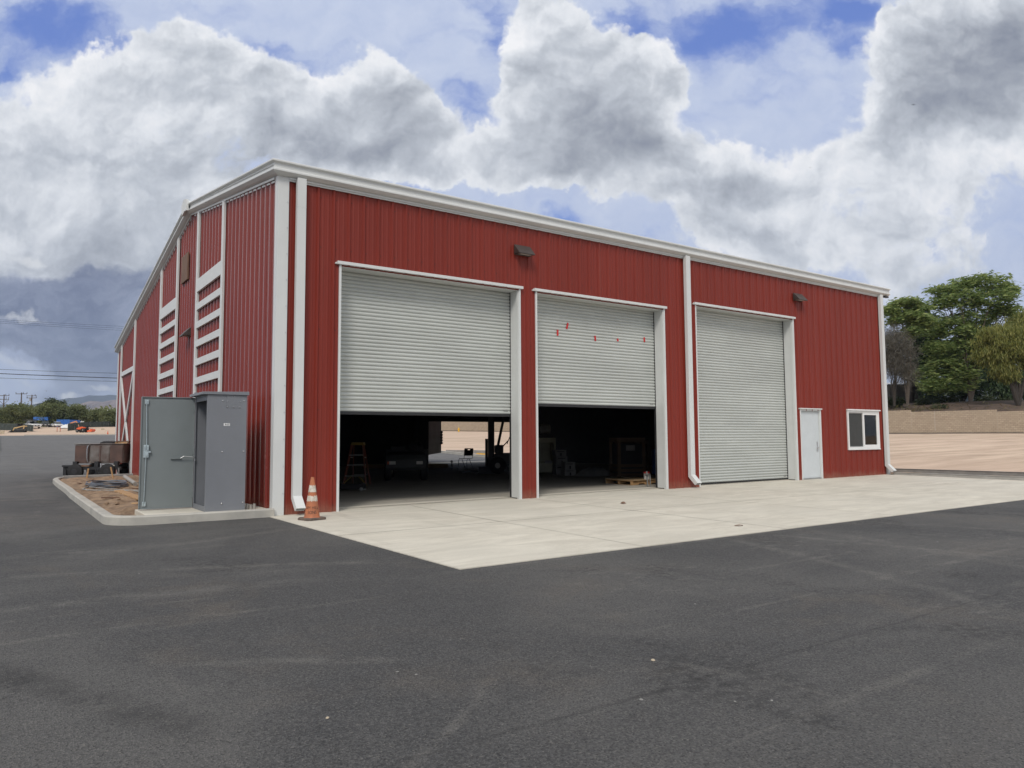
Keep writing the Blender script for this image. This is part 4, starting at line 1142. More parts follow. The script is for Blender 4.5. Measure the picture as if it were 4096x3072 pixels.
rnd = random.Random(31)
for i, (x, y, L_, lab) in enumerate(((-2.0, 5.0, .35, 'short splintered wood scrap near the long kerb'), (-1.2, 11.9, .40, 'wood scrap lying behind the hose coil'), (-2.05, 11.6, .30, 'small wood scrap left of the hose coil'), (-1.75, 3.0, .28, 'wood scrap nearest to the cabinet door'), (-1.0, 7.9, .45, 'thin wood scrap beside the loose board'))):
    b = MB(); b.prism([(-.03, 0), (.035, 0), (.02, .022), (-.025, .026)], 'x', -L_ / 2, L_ / 2); o = b.build('wood_scrap', M['wood'] if i % 2 else M['oldwood']); o.location = (x, y, .115); o.rotation_euler = (rad(8), rad(3), rnd.uniform(0, 3)); tag(o, lab, 'scrap', 'wood scraps on the soil')
clod_n = 0
for i in range(26):
    x, y = rnd.uniform(-2.3, -.25), rnd.uniform(2.0, 15.5); s = rnd.uniform(.018, .045)
    b = MB(); b.lathe([(s * .5, 0), (s, s * .4), (s * .8, s), (s * .3, s * 1.25)], 7); o = b.build('soil_clod', M['soil']); o.location = (x, y, .085); o.scale = (1.3, 1, .8); o.rotation_euler = (rnd.uniform(-.3, .3), .2, rnd.uniform(0, 6))
    tag(o, 'brown lump of dry earth on the bare soil bed', 'clod', 'earth clods on the soil bed')

# ------------------------------------------------------------------ old stainless kettle trailer beyond the bed
tr = thing('equipment_trailer', 'small black trailer carrying a stained stainless steel box, parked beyond the planting bed', 'trailer', (-.80, 17.45, 0.0), -YAW)
b = MB(); b.bx(-.86, .84, -.42, .5, .56, 1.235); b.build('tank_box', M['stainless'], tr, bevel=.02)
b = MB()
b.bx(-.862, -.36, -.436, -.421, .57, 1.20); b.build('side_panel', M['rustpanel'], tr)
b = MB(); b.bx(.40, .842, -.436, -.421, .57, 1.20); b.build('side_panel', M['rustpanel'], tr)
for (xa, xb) in ((-.30, .02), (.07, .38)):
    b = MB(); b.bx(xa, xb, -.440, -.421, .62, 1.15); b.bx(xa + .03, xb - .03, -.446, -.4405, .66, 1.11); b.build('hatch', M['stainless'], tr, bevel=.004)
b = MB(); b.bx(.02, .07, -.452, -.4205, .60, 1.18); b.build('hinge_post', M['rustpanel'], tr)
b = MB(); b.bx(-.90, .88, -.46, .54, 1.237, 1.262); b.build('lid', M['stainless'], tr, bevel=.006)
b = MB(); b.tube([(-.33, -.46, 1.23), (-.37, -.50, 1.18), (-.385, -.51, 1.05), (-.385, -.51, .72), (-.36, -.49, .60), (-.30, -.45, .58)], .022, 8); b.build('pipe', M['chrome'], tr, smooth=True)
b = MB(); b.prism([(-.22, 0), (.24, 0), (.20, .05), (.08, .09), (-.08, .085), (-.2, .04)], 'y', -.1, .35); o = b.build('dome_hatch', M['dark'], tr); o.location = (.05, 0, 1.262)
b = MB()
b.bx(-1.12, .86, -.55, -.47, .33, .43); b.bx(-1.12, .86, .45, .53, .33, .43)
for x in (-1.12, -.2, .5): b.bx(x, x + .08, -.47, .45, .34, .42)
for x in (-.86, -.09, .60): b.bx(x, x + .15, -.56, -.45, .43, .63)
b.build('chassis', M['dark'], tr, bevel=.004)
for (x, y) in ((-.72, -.60), (.42, -.60), (-.72, .58), (.42, .58)):
    b = MB(); b.lathe([(.10, -.09), (.20, -.085), (.265, -.06), (.275, 0), (.265, .06), (.20, .085), (.10, .09)], 22, axis='y'); o = b.build('wheel', M['black'], tr, smooth=True); o.location = (x, y, .275)
    h = MB(); h.lathe([(.09, -.095), (.13, -.07), (.13, .07), (.09, .095)], 14, axis='y'); h.build('rim', M['dark'], o)
b = MB(); b.bx(-1.22, -.90, -.60, -.30, .44, .50); b.bx(-1.20, -1.08, -.55, -.42, .02, .44); b.build('step_plate', M['dark'], tr)
b = MB(); b.bx(-.62, -.25, -.58, -.42, .45, .50); b.build('rolled_sheet', M['oldwood'], tr)
b = MB(); b.bx(.33, .66, -.58, -.45, .46, .50); b.build('fender_board', M['pvc'], tr)
b = MB(); b.tube([(.20, -.62, .06), (.20, -.62, .55)], .035, 10); b.lathe([(.12, .06), (.12, .09)], 12, (.20, -.62, 0)); b.tube([(.20, -.62, .52), (.33, -.64, .52)], .012, 6); b.build('hitch_jack', M['steel'], tr, smooth=True)
b = MB(); rnd = random.Random(2)
for k in range(5):
    b.tube([(.02 + rnd.uniform(-.12, .12), -.60, .28 + rnd.uniform(-.14, .06)) for _ in range(9)], .013, 5)
b.build('wiring', M['dark'], tr)
b = MB(); b.bx(.80, .83, -.60, -.57, .12, .40); b.tube([(.82, -.6, .1), (.82, -.6, .4)], .012, 6, 0); b.build('chain', M['alu'], tr)
for k in range(2):
    b = MB(); b.bx(-.22, .22, -.09, .09, 0, .045)
    o = b.build('board_offcut', M['oldwood'] if k else M['wood'], bevel=.003); p = Vector((-.80, 17.45, 0)) + Matrix.Rotation(-YAW, 3, 'Z') @ Vector((.52 + .03 * k, .15, 0)); o.location = (p.x, p.y, 1.264 + .05 * k); o.rotation_euler = (0, 0, -YAW + .2 * k)
    tag(o, ['raw wooden offcut lying on the lid of the stainless trailer box', 'dark weathered offcut stacked on top of the raw one'][k], 'board')

# ------------------------------------------------------------------ inside the bays
def step_ladder():
    o = thing('step_ladder', 'short orange fibreglass step ladder with a yellow top cap inside the first bay', 'ladder', (4.45, 6.75, .05), rad(-38))
    H = 1.16
    b = MB(); b.prism([(-.19, H - .02), (.19, H - .02), (.17, H + .06), (-.17, H + .06)], 'y', -.12, .12); b.build('top_cap', M['ladtop'], o, bevel=.01)
    for s in (-1, 1):
        b = MB(); b.bar((s * .16, -.08, H), (s * .32, -.36, 0.0), .035, .07); b.build('front_rail', M['fibre'], o)
        b = MB(); b.bar((s * .14, .08, H), (s * .26, .42, 0.0), .03, .05); b.build('rear_rail', M['fibre'], o)
        b = MB(); b.bx(s * .32 - .03, s * .32 + .03, -.41, -.31, 0, .05); b.build('foot', M['ladtop'], o)
        b = MB(); b.bar((s * .20, -.16, .80), (s * .19, .16, .78), .012, .03); b.build('spreader', M['alu'], o)
        b = MB(); b.bar((s * .10, -.32, .27), (s * .315, -.35, .06), .02, .03); b.build('foot_brace', M['ladtop'], o)
    for z in (.28, .58, .86):
        f = 1 - z / H; w = .16 + .16 * f
        b = MB(); b.bx(-w, w, -.08 - .28 * f - .045, -.08 - .28 * f + .045, z - .02, z + .01); b.build('tread', M['alu'], o)
        b = MB(); w2 = .14 + .12 * f; b.bx(-w2, w2, .08 + .34 * f - .012, .08 + .34 * f + .012, z - .012, z + .012); b.build('cross_brace', M['alu'], o)
step_ladder()


def utility_cart():
    o = thing('utility_cart', 'dark utility cart with two headlights parked inside the first bay', 'utility cart', (6.75, 8.25, .05), rad(-28))
    # front faces local -y
    b = MB(); b.loft([[(-.62, y, z0_), (.62, y, z0_), (.62, y, z1_ - .06), (.52, y, z1_), (-.52, y, z1_), (-.62, y, z1_ - .06)] for (y, z0_, z1_) in ((-.72, .42, .66), (-.62, .34, .80), (-.1, .32, .92), (.1, .32, .86))]); b.build('front_cowl', M['cart'], o, smooth=True)
    b = MB(); b.bx(-.62, .62, .1, 2.3, .34, .48); b.bx(-.70, .70, .95, 2.35, .62, .70); b.bx(-.70, -.66, .95, 2.35, .70, .95); b.bx(.66, .70, .95, 2.35, .70, .95); b.bx(-.66, .66, .95, .99, .70, .95); b.bx(-.66, .66, 2.31, 2.35, .70, .95); b.build('cargo_bed', M['cart'], o)
    for s in (-1, 1):
        b = MB(); b.bx(s * .30 - .24, s * .30 + .24, .35, .85, .48, .66); b.bx(s * .30 - .24, s * .30 + .24, .80, .92, .66, 1.08); b.build('seat', M['dark'], o, bevel=.03)
        b = MB(); b.bx(s * .42 - .10, s * .42 + .10, -.735, -.69, .52, .62); l = b.build('headlight', M['lens'], o, bevel=.01)
        for y in (-.35, 1.75):
            b = MB(); b.lathe([(.12, -.12), (.24, -.115), (.29, -.08), (.30, 0), (.29, .08), (.24, .115), (.12, .12)], 22, axis='x'); w = b.build('wheel', M['black'], o, smooth=True); w.location = (s * .56, y, .30)
            h = MB(); h.lathe([(.10, -.125), (.14, -.09), (.14, .09), (.10, .125)], 14, axis='x'); h.build('rim', M['alu'], w)
    b = MB(); b.bx(-.57, -.535, -.735, -.69, .53, .61); b.build('indicator', M['tractor'], o)
    b = MB(); b.tube([(.3, .1, .80), (.3, .3, 1.08)], .02, 8); b.tube([(.3 + .19 * math.cos(a), .30 + .07 * math.sin(a), 1.10 + .17 * math.sin(a)) for a in np.linspace(0, 2 * PI, 20)], .016, 6); b.build('steering_wheel', M['dark'], o)
utility_cart()


def folding_chair():
    o = thing('folding_chair', 'black folding chair with a hand hole, silhouetted before the rear doorway', 'chair', (12.35, 13.8, .075), rad(-60))
    # local: faces -y ; seat .44 high
    t = .011
    b = MB(); b.loft([[(-.21, -.21, .44), (.21, -.21, .44), (.21, -.21, .455), (-.21, -.21, .455)], [(-.21, 0, .425), (.21, 0, .425), (.21, 0, .44), (-.21, 0, .44)], [(-.20, .19, .43), (.20, .19, .43), (.20, .19, .445), (-.20, .19, .445)]]); b.build('seat', M['black'], o, smooth=True)
    b = MB()       # back panel with a slot
    for (xa, xb, za, zb) in ((-.22, .22, .56, .80), (-.22, -.06, .80, .835), (.06, .22, .80, .835), (-.21, .21, .835, .875)):
        b.prism([(.20 + (za - .45) * .18, za), (.22 + (za - .45) * .18, za), (.22 + (zb - .45) * .18, zb), (.20 + (zb - .45) * .18, zb)], 'x', xa, xb)
    b.build('backrest', M['black'], o)
    for s in (-1, 1):
        b = MB(); b.tube([(s * .20, .27, .80), (s * .20, .205, .44), (s * .20, -.22, .425), (s * .20, -.27, .38), (s * .21, -.29, 0)], t, 8); b.build('front_leg', M['dark'], o, smooth=True)
        b = MB(); b.tube([(s * .18, -.02, .43), (s * .19, .32, 0)], t, 8); b.build('rear_leg', M['dark'], o)
    b = MB(); b.tube([(-.2, -.28, .26), (-.1, -.26, .235), (.1, -.26, .235), (.2, -.28, .26)], .008, 6); b.build('stretcher', M['dark'], o)
folding_chair()


def forklift():
    o = thing('forklift', 'dark forklift with a raised mast and load backrest standing inside the second bay', 'forklift', (11.22, 9.66, .07), rad(-36))
    # forks towards local -x
    b = MB(); b.bx(-.1, 1.35, -.55, .55, .30, .75); b.loft([[(.85, -.55, .75), (1.45, -.55, .75), (1.45, .55, .75), (.85, .55, .75)], [(.9, -.5, 1.12), (1.42, -.48, 1.1), (1.42, .48, 1.1), (.9, .5, 1.12)]]); b.bx(-.1, .2, -.5, .5, .75, 1.05); b.build('body', M['cart'], o, bevel=.03)
    b = MB(); b.bx(.45, .85, -.28, .28, .76, .90); b.bx(.80, .92, -.26, .26, .90, 1.35); b.build('seat', M['black'], o, bevel=.03)
    for s in (-1, 1):
        b = MB(); b.bx(-.34, -.14, s * .36 - .07, s * .36 + .07, .08, 2.55); b.build('mast_rail', M['dark'], o)
        b = MB(); b.bar((-.05, s * .48, .75), (.25, s * .46, 2.15), .06); b.bar((1.15, s * .48, 1.0), (1.05, s * .46, 2.15), .06); b.build('guard_post', M['dark'], o)
        b = MB(); b.bx(-1.35, -.36, s * .22 - .05, s * .22 + .05, .06, .10); b.bx(-.40, -.36, s * .22 - .05, s * .22 + .05, .06, .62); b.build('fork', M['dark'], o)
        for (x, r) in ((.02, .31), (1.12, .26)):
            b = MB(); b.lathe([(r * .5, -.11), (r * .85, -.105), (r, -.07), (r, .07), (r * .85, .105), (r * .5, .11)], 22, axis='y'); w = b.build('wheel', M['black'], o, smooth=True); w.location = (x, s * .52, r)
            h = MB(); h.lathe([(r * .3, -.115), (r * .52, -.08), (r * .52, .08), (r * .3, .115)], 14, axis='y'); h.build('rim', M['pvc'], w)
    b = MB()
    for y in (-.48, -.16, .16, .48): b.bx(-.44, -.39, y - .02, y + .02, .30, 1.28)
    for z in (.30, .55, 1.26): b.bx(-.43, -.40, -.48, .48, z - .025, z + .025)
    b.build('load_backrest', M['dark'], o)
    b = MB()
    for k in range(7): b.bx(.2 + .14 * k, .25 + .14 * k, -.48, .48, 2.16, 2.20)
    b.bx(.18, 1.12, -.5, -.44, 2.13, 2.2); b.bx(.18, 1.12, .44, .5, 2.13, 2.2); b.build('overhead_guard', M['dark'], o)
    b = MB(); b.tube([(.2, 0, 1.0), (.38, 0, 1.2)], .02, 8); b.tube([(.40 + .05 * math.sin(a), .17 * math.cos(a), 1.22 + .13 * math.sin(a)) for a in np.linspace(0, 2 * PI, 16)], .014, 6); b.build('steering_wheel', M['dark'], o)
    b = MB(); b.bx(-.47, -.36, -.1, .1, 2.1, 2.25); b.tube([(-.42, 0, 2.1), (-.45, 0, 1.95), (-.52, 0, 1.93)], .02, 6); b.build('lift_hook', M['dark'], o)
forklift()
b = MB(); b.bx(-.28, .28, -.2, .2, 0, .24); b.bx(-.30, .30, -.22, .22, .24, .26); o = b.build('tool_case', M['dark'], bevel=.01); o.location = (10.75, 9.72, .07); o.rotation_euler = (0, 0, rad(-35)); tag(o, 'low black tool case on the floor before the forklift', 'case')
b = MB(); b.lathe([(.06, 0), (.07, .06), (.05, .12), (.03, .15), (.055, .19), (.06, .23), (.03, .26)], 14); o = b.build('oil_jug', M['black'], smooth=True); o.location = (10.78, 9.70, .331); tag(o, 'small dark jug standing on the tool case', 'jug')


def pallet():
    o = thing('pallet', 'wooden pallet lying inside the second bay, covered by a plywood sheet', 'pallet', (10.75, 2.0, .071), rad(-5))
    for y in (-.55, 0, .55):
        b = MB(); h = .095
        b.prism([(-.6, 0), (-.34, 0), (-.31, .035), (-.14, .035), (-.11, 0), (.11, 0), (.14, .035), (.31, .035), (.34, 0), (.6, 0), (.6, h), (-.6, h)], 'y', y - .02, y + .02); b.build('stringer', M['wood'], o)
    for x in (-.54, 0, .54):
        b = MB(); b.bx(x - .05, x + .05, -.58, .58, -.018, -.0005); b.build('bottom_board', M['wood'], o)
    for k in range(7):
        b = MB(); x = -.54 + .18 * k; b.bx(x - .055, x + .055, -.58, .58, .0955, .113); b.build('deck_board', M['wood'], o)
    return o
pallet()
b = MB(); b.bx(-.60, .62, -.60, .60, 0, .018); o = b.build('plywood_sheet', M['ply'], bevel=.002); o.location = (10.76, 2.0, .1855); o.rotation_euler = (0, 0, rad(-2)); tag(o, 'worn plywood sheet lying on the pallet', 'plywood')
pc = thing('paint_can', 'dripped white paint can with a red lid standing on the plywood', 'paint can', (10.72, 1.50, .205))
b = MB(); b.lathe([(.083, 0), (.085, .005), (.083, .012), (.083, .16), (.086, .165)], 24); b.build('body', M['canw'], pc, smooth=True)
b = MB(); b.lathe([(.086, .165), (.088, .20), (.080, .205), (.074, .198)], 24); b.build('lid', M['canr'], pc, smooth=True)
b = MB(); b.tube([(.088 * math.cos(a), .088 * math.sin(a), .15 - .05 * math.sin(a * 1.0) if 0 < a < PI else .15) for a in np.linspace(0, PI, 14)], .003, 5); b.build('bail', M['alu'], pc)
b = MB()
for k in range(5):
    a = rad(200 + 22 * k); b.bar((.0845 * math.cos(a), .0845 * math.sin(a), .162), (.0845 * math.cos(a), .0845 * math.sin(a), .162 - .03 - .03 * (k % 3)), .010, .003, up=(math.cos(a), math.sin(a), 0))
b.build('drip', M['ink'], pc)
b = MB(); b.bar((0, 0, 0), (0.02, .05, .40), .03); b.bar((-.12, 0, .30), (.12, .02, .30), .03); b.bar((.1, 0, 0), (.11, .02, .3), .025); o = b.build('jack_stand', M['alu']); o.location = (10.02, .78, .07); tag(o, 'small metal stand beside the pallet against the jamb', 'stand')
# cartons, crates, machine, bundles in the dark
for (dx, dy, dz, w, h, lab) in ((0, 0, 0, .42, .34, 'pale carton at the foot of the tall carton stack'), (.02, .0, .342, .40, .30, 'pale carton in the middle of the tall carton stack'), (-.01, .02, .644, .40, .22, 'pale carton on top of the tall carton stack'), (-.30, -.85, 0, .40, .22, 'low pale carton before the carton stack'), (-.32, -.86, .222, .36, .24, 'pale carton lying on the low carton')):
    k = thing('carton', lab, 'carton', (12.40 + dx, 7.45 + dy, .075 + dz), rad(-20), 'cartons on the bay floor')
    b = MB(); b.bx(-w / 2, w / 2, -.2, .2, 0, h); b.build('box', M['card'], k, bevel=.004)
    b = MB(); b.bx(-w / 2 + .05, w / 2 - .08, -.203, -.2005, h * .70, h * .78); b.bx(-.025, .025, -.204, -.2005, 0.01, h * .5, 0); b.build('print_band', M['ink'], k)
for (dx, dy, dz, H, lab) in ((0, 0, 0, 1.28, 'tall dark wooden crate frame in the second bay'), (.95, .75, 0, 1.2, 'wooden crate frame standing behind the tall one')):
    k = thing('wooden_crate', lab, 'crate', (13.10 + dx, 4.75 + dy, .08), rad(-25), 'crates in the second bay')
    w = .42
    for sx in (-1, 1):
        for sy in (-1, 1): b = MB(); b.bx(sx * w - .05, sx * w + .05, sy * w - .05, sy * w + .05, 0, H); b.build('post', M['crate'], k)
    for z in ((0.02, .12), (.17, .27), (.32, .42), (H - .14, H)):
        for q in ((-w, w, -w - .07, -w - .051), (-w, w, w + .051, w + .07), (-w - .07, -w - .051, -w, w), (w + .051, w + .07, -w, w)):
            b = MB(); b.bx(*q, *z); b.build('rail', M['crate'], k)
    b = MB(); b.bx(-w + .02, w - .02, -w + .02, w - .02, .10, H - .2); b.build('load', M['dark'], k)
    b = MB(); b.bx(-.2, .1, -w - .075, -w - .0705, H - .42, H - .25); b.build('paper_tag', M['card'], k)
mc = thing('sweeper_machine', 'pale boxy machine with a dark front and a round tank on top', 'machine', (12.25, 8.45, .075), rad(-30))
b = MB(); b.bx(-.55, .55, -.4, .5, .05, .40); b.bx(-.55, -.47, -.4, .5, .40, 1.12); b.bx(.47, .55, -.4, .5, .40, 1.12); b.bx(-.55, .55, -.4, .5, 1.12, 1.30); b.bx(-.47, .47, .4, .5, .40, 1.12); b.build('housing', mat('machine_cream', (.36, .34, .24), .6), mc, bevel=.02)
b = MB(); b.lathe([(.05, -.22), (.17, -.20), (.19, 0), (.17, .20), (.05, .22)], 18, axis='x'); o = b.build('tank', M['card'], mc, smooth=True); o.location = (.2, 0, 1.62)
b = MB(); b.bx(-.1, .5, -.15, .15, 1.3, 1.44); b.build('tank_cradle', M['dark'], mc)
b = MB(); b.bx(.15, .42, -.404, -.4005, .50 - .12, .50 - .02); b.build('plate', M['card'], mc)
for s in (-1, 1):
    b = MB(); b.lathe([(.06, -.05), (.12, -.04), (.12, .04), (.06, .05)], 16, axis='x'); o = b.build('caster', M['black'], mc); o.location = (s * .45, -.3, .12)
rnd = random.Random(8)
def bundle(name, loc, sx, sy, h, mt, lab, cat, seed):
    r = random.Random(seed); n, mm = 16, 9; b = MB(); vs = []
    for j in range(mm + 1):
        for i in range(n + 1):
            u, v = i / n * 2 - 1, j / mm * 2 - 1; q = max(0, 1 - u * u) * max(0, 1 - v * v)
            vs.append((u * sx, v * sy, h * q ** .5 * (0.6 + .5 * r.random()) if q > 0 else 0))
    b.add(vs, [(j * (n + 1) + i, j * (n + 1) + i + 1, (j + 1) * (n + 1) + i + 1, (j + 1) * (n + 1) + i) for j in range(mm) for i in range(n)])
    o = b.build(name, mt, smooth=True, recalc=False); o.location = loc; return tag(o, lab, cat)
bundle('tarp_heap', (12.75, 5.9, .075), .75, .4, .30, M['tarp'], 'crumpled grey tarp heaped on the floor between cartons and crates', 'tarp', 4)
b = MB(); b.lathe([(.26, 0), (.285, .02), (.285, .28), (.295, .30), (.285, .32), (.285, .58), (.295, .60), (.285, .62), (.285, .86), (.26, .88)], 24); o = b.build('drum', M['blue'], smooth=True); o.location = (14.75, 4.85, .08); tag(o, 'blue steel drum standing at the right of the second bay', 'drum')
# long timbers by the rear doorway
for k in range(6):
    b = MB(); b.bx(-1.9, 1.9 - .25 * (k % 3), -.045, .045, 0, .085); o = b.build('timber', M['oldwood'] if k % 3 else M['ply'], bevel=.004)
    o.location = (10.9 + .1 * (k % 3), 16.6 + .11 * (k % 3), .075 + .087 * (k // 3)); o.rotation_euler = (0, 0, rad(-34)); tag(o, ['bottom', 'upper'][k // 3] + ' row timber of the stack by the rear doorway, ' + ['nearest', 'middle', 'farthest'][k % 3], 'timber', 'timbers by the rear doorway')
b = MB(); b.lathe([(.035, 0), (.04, .02), (.04, .20), (.02, .24), (.015, .27), (.05, .29), (.055, .34), (.02, .37)], 14); o = b.build('spray_bottle', M['chrome'], smooth=True); o.location = (11.8, 14.05, .075); tag(o, 'small shiny bottle standing on the floor beside the folding chair', 'bottle')
fj = thing('floor_jack', 'low dark floor jack with a shiny handle just inside the first bay', 'floor jack', (3.42, 4.75, .05), rad(-38))
b = MB(); b.bx(-.45, .35, -.14, -.09, .04, .16); b.bx(-.45, .35, .09, .14, .04, .16); b.bx(-.2, .3, -.09, .09, .06, .14); b.lathe([(.07, .16), (.075, .19)], 14, (.28, 0, 0)); b.build('frame', M['dark'], fj)
b = MB(); b.tube([(-.42, 0, .12), (-1.0, .02, .10)], .016, 8); b.build('handle', M['chrome'], fj)
for (x, y) in ((-.4, -.16), (-.4, .16), (.3, -.16), (.3, .16)):
    b = MB(); b.lathe([(.03, -.02), (.045, -.015), (.045, .015), (.03, .02)], 12, axis='y'); o = b.build('wheel', M['alu'], fj); o.location = (x, y, .045)
# office corner behind the window
dk = thing('office_desk', 'pale office desk seen through the window glass', 'desk', (19.4, 1.5, .10))
b = MB(); b.bx(-.7, .7, -.3, .3, 1.02, 1.06); b.build('desk_top', M['paintwhite'], dk)
b = MB(); b.bx(-.68, -.64, -.28, .28, 0, 1.02); b.bx(.64, .68, -.28, .28, 0, 1.02); b.bx(-.64, .64, .24, .27, .3, 1.02); b.build('desk_frame', M['card'], dk)
ch = thing('office_chair', 'black framed office chair behind the window', 'chair', (19.55, .95, .10), rad(20))
b = MB(); b.bx(-.22, .22, -.22, .22, .84, .90); b.build('seat', M['black'], ch, bevel=.02)
b = MB(); b.tube([(-.2, .2, .9), (-.21, .24, 1.38), (.21, .24, 1.38), (.2, .2, .9)], .018, 8); b.build('back_frame', M['black'], ch)
b = MB(); b.bx(-.17, .17, .215, .235, 1.0, 1.34); b.build('back_mesh', M['card'], ch)
b = MB(); b.tube([(0, 0, .1), (0, 0, .84)], .03, 10)
for k in range(5): b.tube([(0, 0, .14), (.28 * math.cos(k * 1.257), .28 * math.sin(k * 1.257), .05)], .02, 6)
b.build('pedestal', M['black'], ch)

# covered trailer body waiting outside the rear doorway
ct = thing('covered_trailer', 'tarp sided trailer parked outside behind the rear doorway', 'trailer', (14.1, 22.6, 0.02))
b = MB(); b.prism([(-3.0, .36), (.60, .40), (2.02, .58), (2.02, 3.0), (-3.0, 3.0)], 'y', 0.0, 2.2); b.build('box_body', M['tarp'], ct, bevel=.02)
b = MB()
for k in range(5): b.lathe([(.02, -.06), (.075, -.03), (.075, .03), (.02, .06)], 12, (2.04, .02, 1.12 + .15 * k), 'y')
b.build('rolled_strap', M['black'], ct)
for x in (-2.2, -1.3):
    for y in (.2, 2.0):
        b = MB(); b.lathe([(.15, -.12), (.33, -.11), (.38, -.06), (.38, .06), (.33, .11), (.15, .12)], 20, axis='y'); o = b.build('wheel', M['black'], ct, smooth=True); o.location = (x, y, .38)
b = MB(); b.bx(-3.0, .5, .3, 1.9, .30, .36); b.build('chassis', M['dark'], ct)

# ------------------------------------------------------------------ block wall, bank and hydrant
def block_material():
    ma = bpy.data.materials.new('tan_block_wall'); ma.use_nodes = True
    K = NT(ma.node_tree); b = ma.node_tree.nodes['Principled BSDF']; b.inputs['Roughness'].default_value = 0.95; b.inputs['Specular IOR Level'].default_value = 0.15
    co = K.n('ShaderNodeTexCoord').outputs['Object']
    sp = K.n('ShaderNodeSeparateXYZ'); K.put(sp.inputs[0], co); cb_ = K.n('ShaderNodeCombineXYZ'); K.put(cb_.inputs[0], sp.outputs[0]); K.put(cb_.inputs[1], sp.outputs[2])
    br = K.n('ShaderNodeTexBrick'); K.put(br.inputs['Vector'], cb_.outputs[0])
    br.inputs['Scale'].default_value = 1.0; br.inputs['Brick Width'].default_value = 0.406; br.inputs['Row Height'].default_value = 0.203
    br.inputs['Mortar Size'].default_value = 0.014; br.inputs['Mortar Smooth'].default_value = 0.3; br.inputs['Bias'].default_value = -0.1
    br.inputs['Color1'].default_value = (0.42, 0.345, 0.26, 1); br.inputs['Color2'].default_value = (0.335, 0.27, 0.205, 1); br.inputs['Mortar'].default_value = (0.19, 0.152, 0.118, 1)
    blot = K.step(K.noise(cb_.outputs[0], 0.7, 6, 0.65), 0.40, 0.62)
    c = K.mix(K.math('MULTIPLY', blot, 0.65), br.outputs['Color'], (0.345, 0.285, 0.215))
    c = K.mix(K.math('MULTIPLY', K.step(K.noise(cb_.outputs[0], 2.5, 5, 0.6), 0.6, 0.72), 0.25), c, (0.42, 0.35, 0.26))
    K.put(b.inputs['Base Color'], c)
    return ma


M['block'] = block_material()
WT = Vector((0.743, -0.669))                       # wall direction in (L, D)
W0 = (46.97, 86.5)
wa = ld(*W0); wb = ld(W0[0] + WT.x, W0[1] + WT.y)
wang = math.atan2(wb[1] - wa[1], wb[0] - wa[0])
wall = thing('block_wall', 'long tan concrete block wall with a stepped top behind the dirt lot', 'wall', (wa[0], wa[1], 0), wang)
wloc = lambda s, t: (wa[0] + math.cos(wang) * s - math.sin(wang) * t, wa[1] + math.sin(wang) * s + math.cos(wang) * t)


def wall_top(k): return 4.235 - 0.203 * k if k >= -3 else 4.844 + 0.203 * ((-3 - k) // 2)


for k in range(-15, 7):
    s0, s1 = 8.52 * k, 8.52 * (k + 1); z0_ = min(ground_z(*wloc(s0, 0)), ground_z(*wloc(s1, 0))) - .4
    b = MB(); b.bx(s0 + .008, s1 - .008, 0, .2, z0_, wall_top(k)); b.build('wall_panel', M['block'], wall)
    if k == 0:
        b = MB(); b.bx(2.42, 2.45, -.006, .0, ground_z(*wloc(2.4, 0)) + .3, wall_top(k)); b.build('control_joint', M['kerb'], wall)
    b = MB(); b.bx(s1 - .0075, s1 + .0075, .01, .19, z0_, min(wall_top(k), wall_top(k + 1)) - .002); b.build('control_joint', M['kerb'], wall)
    b = MB(); n = 5
    for j in range(n):
        a, c = s0 + (s1 - s0) * j / n, s0 + (s1 - s0) * (j + 1) / n
        za, zc = ground_z(*wloc(a, -.1)), ground_z(*wloc(c, -.1))
        b.prism([(a, za - .1), (c, zc - .1), (c, zc + .10), (a, za + .09)], 'y', -.03, -.0065)
    b.build('base_strip', M['black'], wall)


def bank_z(s, t):
    k = max(-15, min(6, math.floor(s / 8.52)))
    top_ = wall_top(k)
    f = 4.0 + max(0, -s) * .012
    return min(top_ - .10 + .12 * max(0, t - .3), f + .125 * min(t, 14) + .03 * max(0, t - 14)) + (.12 * math.sin(s * .9) * math.sin(t * .7) if t > 1.5 else 0)


b = MB(); ss = list(np.arange(-126, 58, 1.5)); ts = [.22, .6, 1.2, 2, 3, 4.5, 6, 8, 10, 12, 14, 18, 24, 34, 50, 80]
rnd = random.Random(9); vs = []
for t in ts:
    for s in ss:
        x, y = wloc(s, t); vs.append((x, y, bank_z(s, t) + (rnd.uniform(-.08, .10) if t > 1 else 0)))
n = len(ss)
b.add(vs, [(j * n + i, j * n + i + 1, (j + 1) * n + i + 1, (j + 1) * n + i) for j in range(len(ts) - 1) for i in range(n - 1)])
bankm = mat('bank_soil', (0.115, 0.075, 0.052), 0.95, c2=(0.055, 0.037, 0.027), nscale=0.9, bump=1, bscale=3, detail=8)
tag(b.build('bank', bankm, recalc=False), 'dark brown earth bank above the block wall', kind='structure')

hy = at(1835, 1726, 132); hz = ground_z(hy.x, hy.y)
hd = thing('fire_hydrant', 'bright yellow fire hydrant before the block wall, seen through the rear doorway', 'hydrant', (hy.x, hy.y, hz))
b = MB(); b.lathe([(.16, 0), (.17, .05), (.13, .07), (.12, .55), (.15, .57), (.15, .61), (.12, .63), (.09, .71), (.04, .75), (.04, .79)], 16); b.build('barrel', M['hydrant'], hd, smooth=True)
b = MB(); b.lathe([(.05, -.24), (.075, -.23), (.075, -.17), (.05, -.16), (.05, .16), (.075, .17), (.075, .23), (.05, .24)], 12, (0, 0, .45), 'x'); b.build('outlet', M['hydrant'], hd, smooth=True)
b = MB(); b.lathe([(.17, -.15), (.175, .02)], 14); b.build('flange', M['dark'], hd)
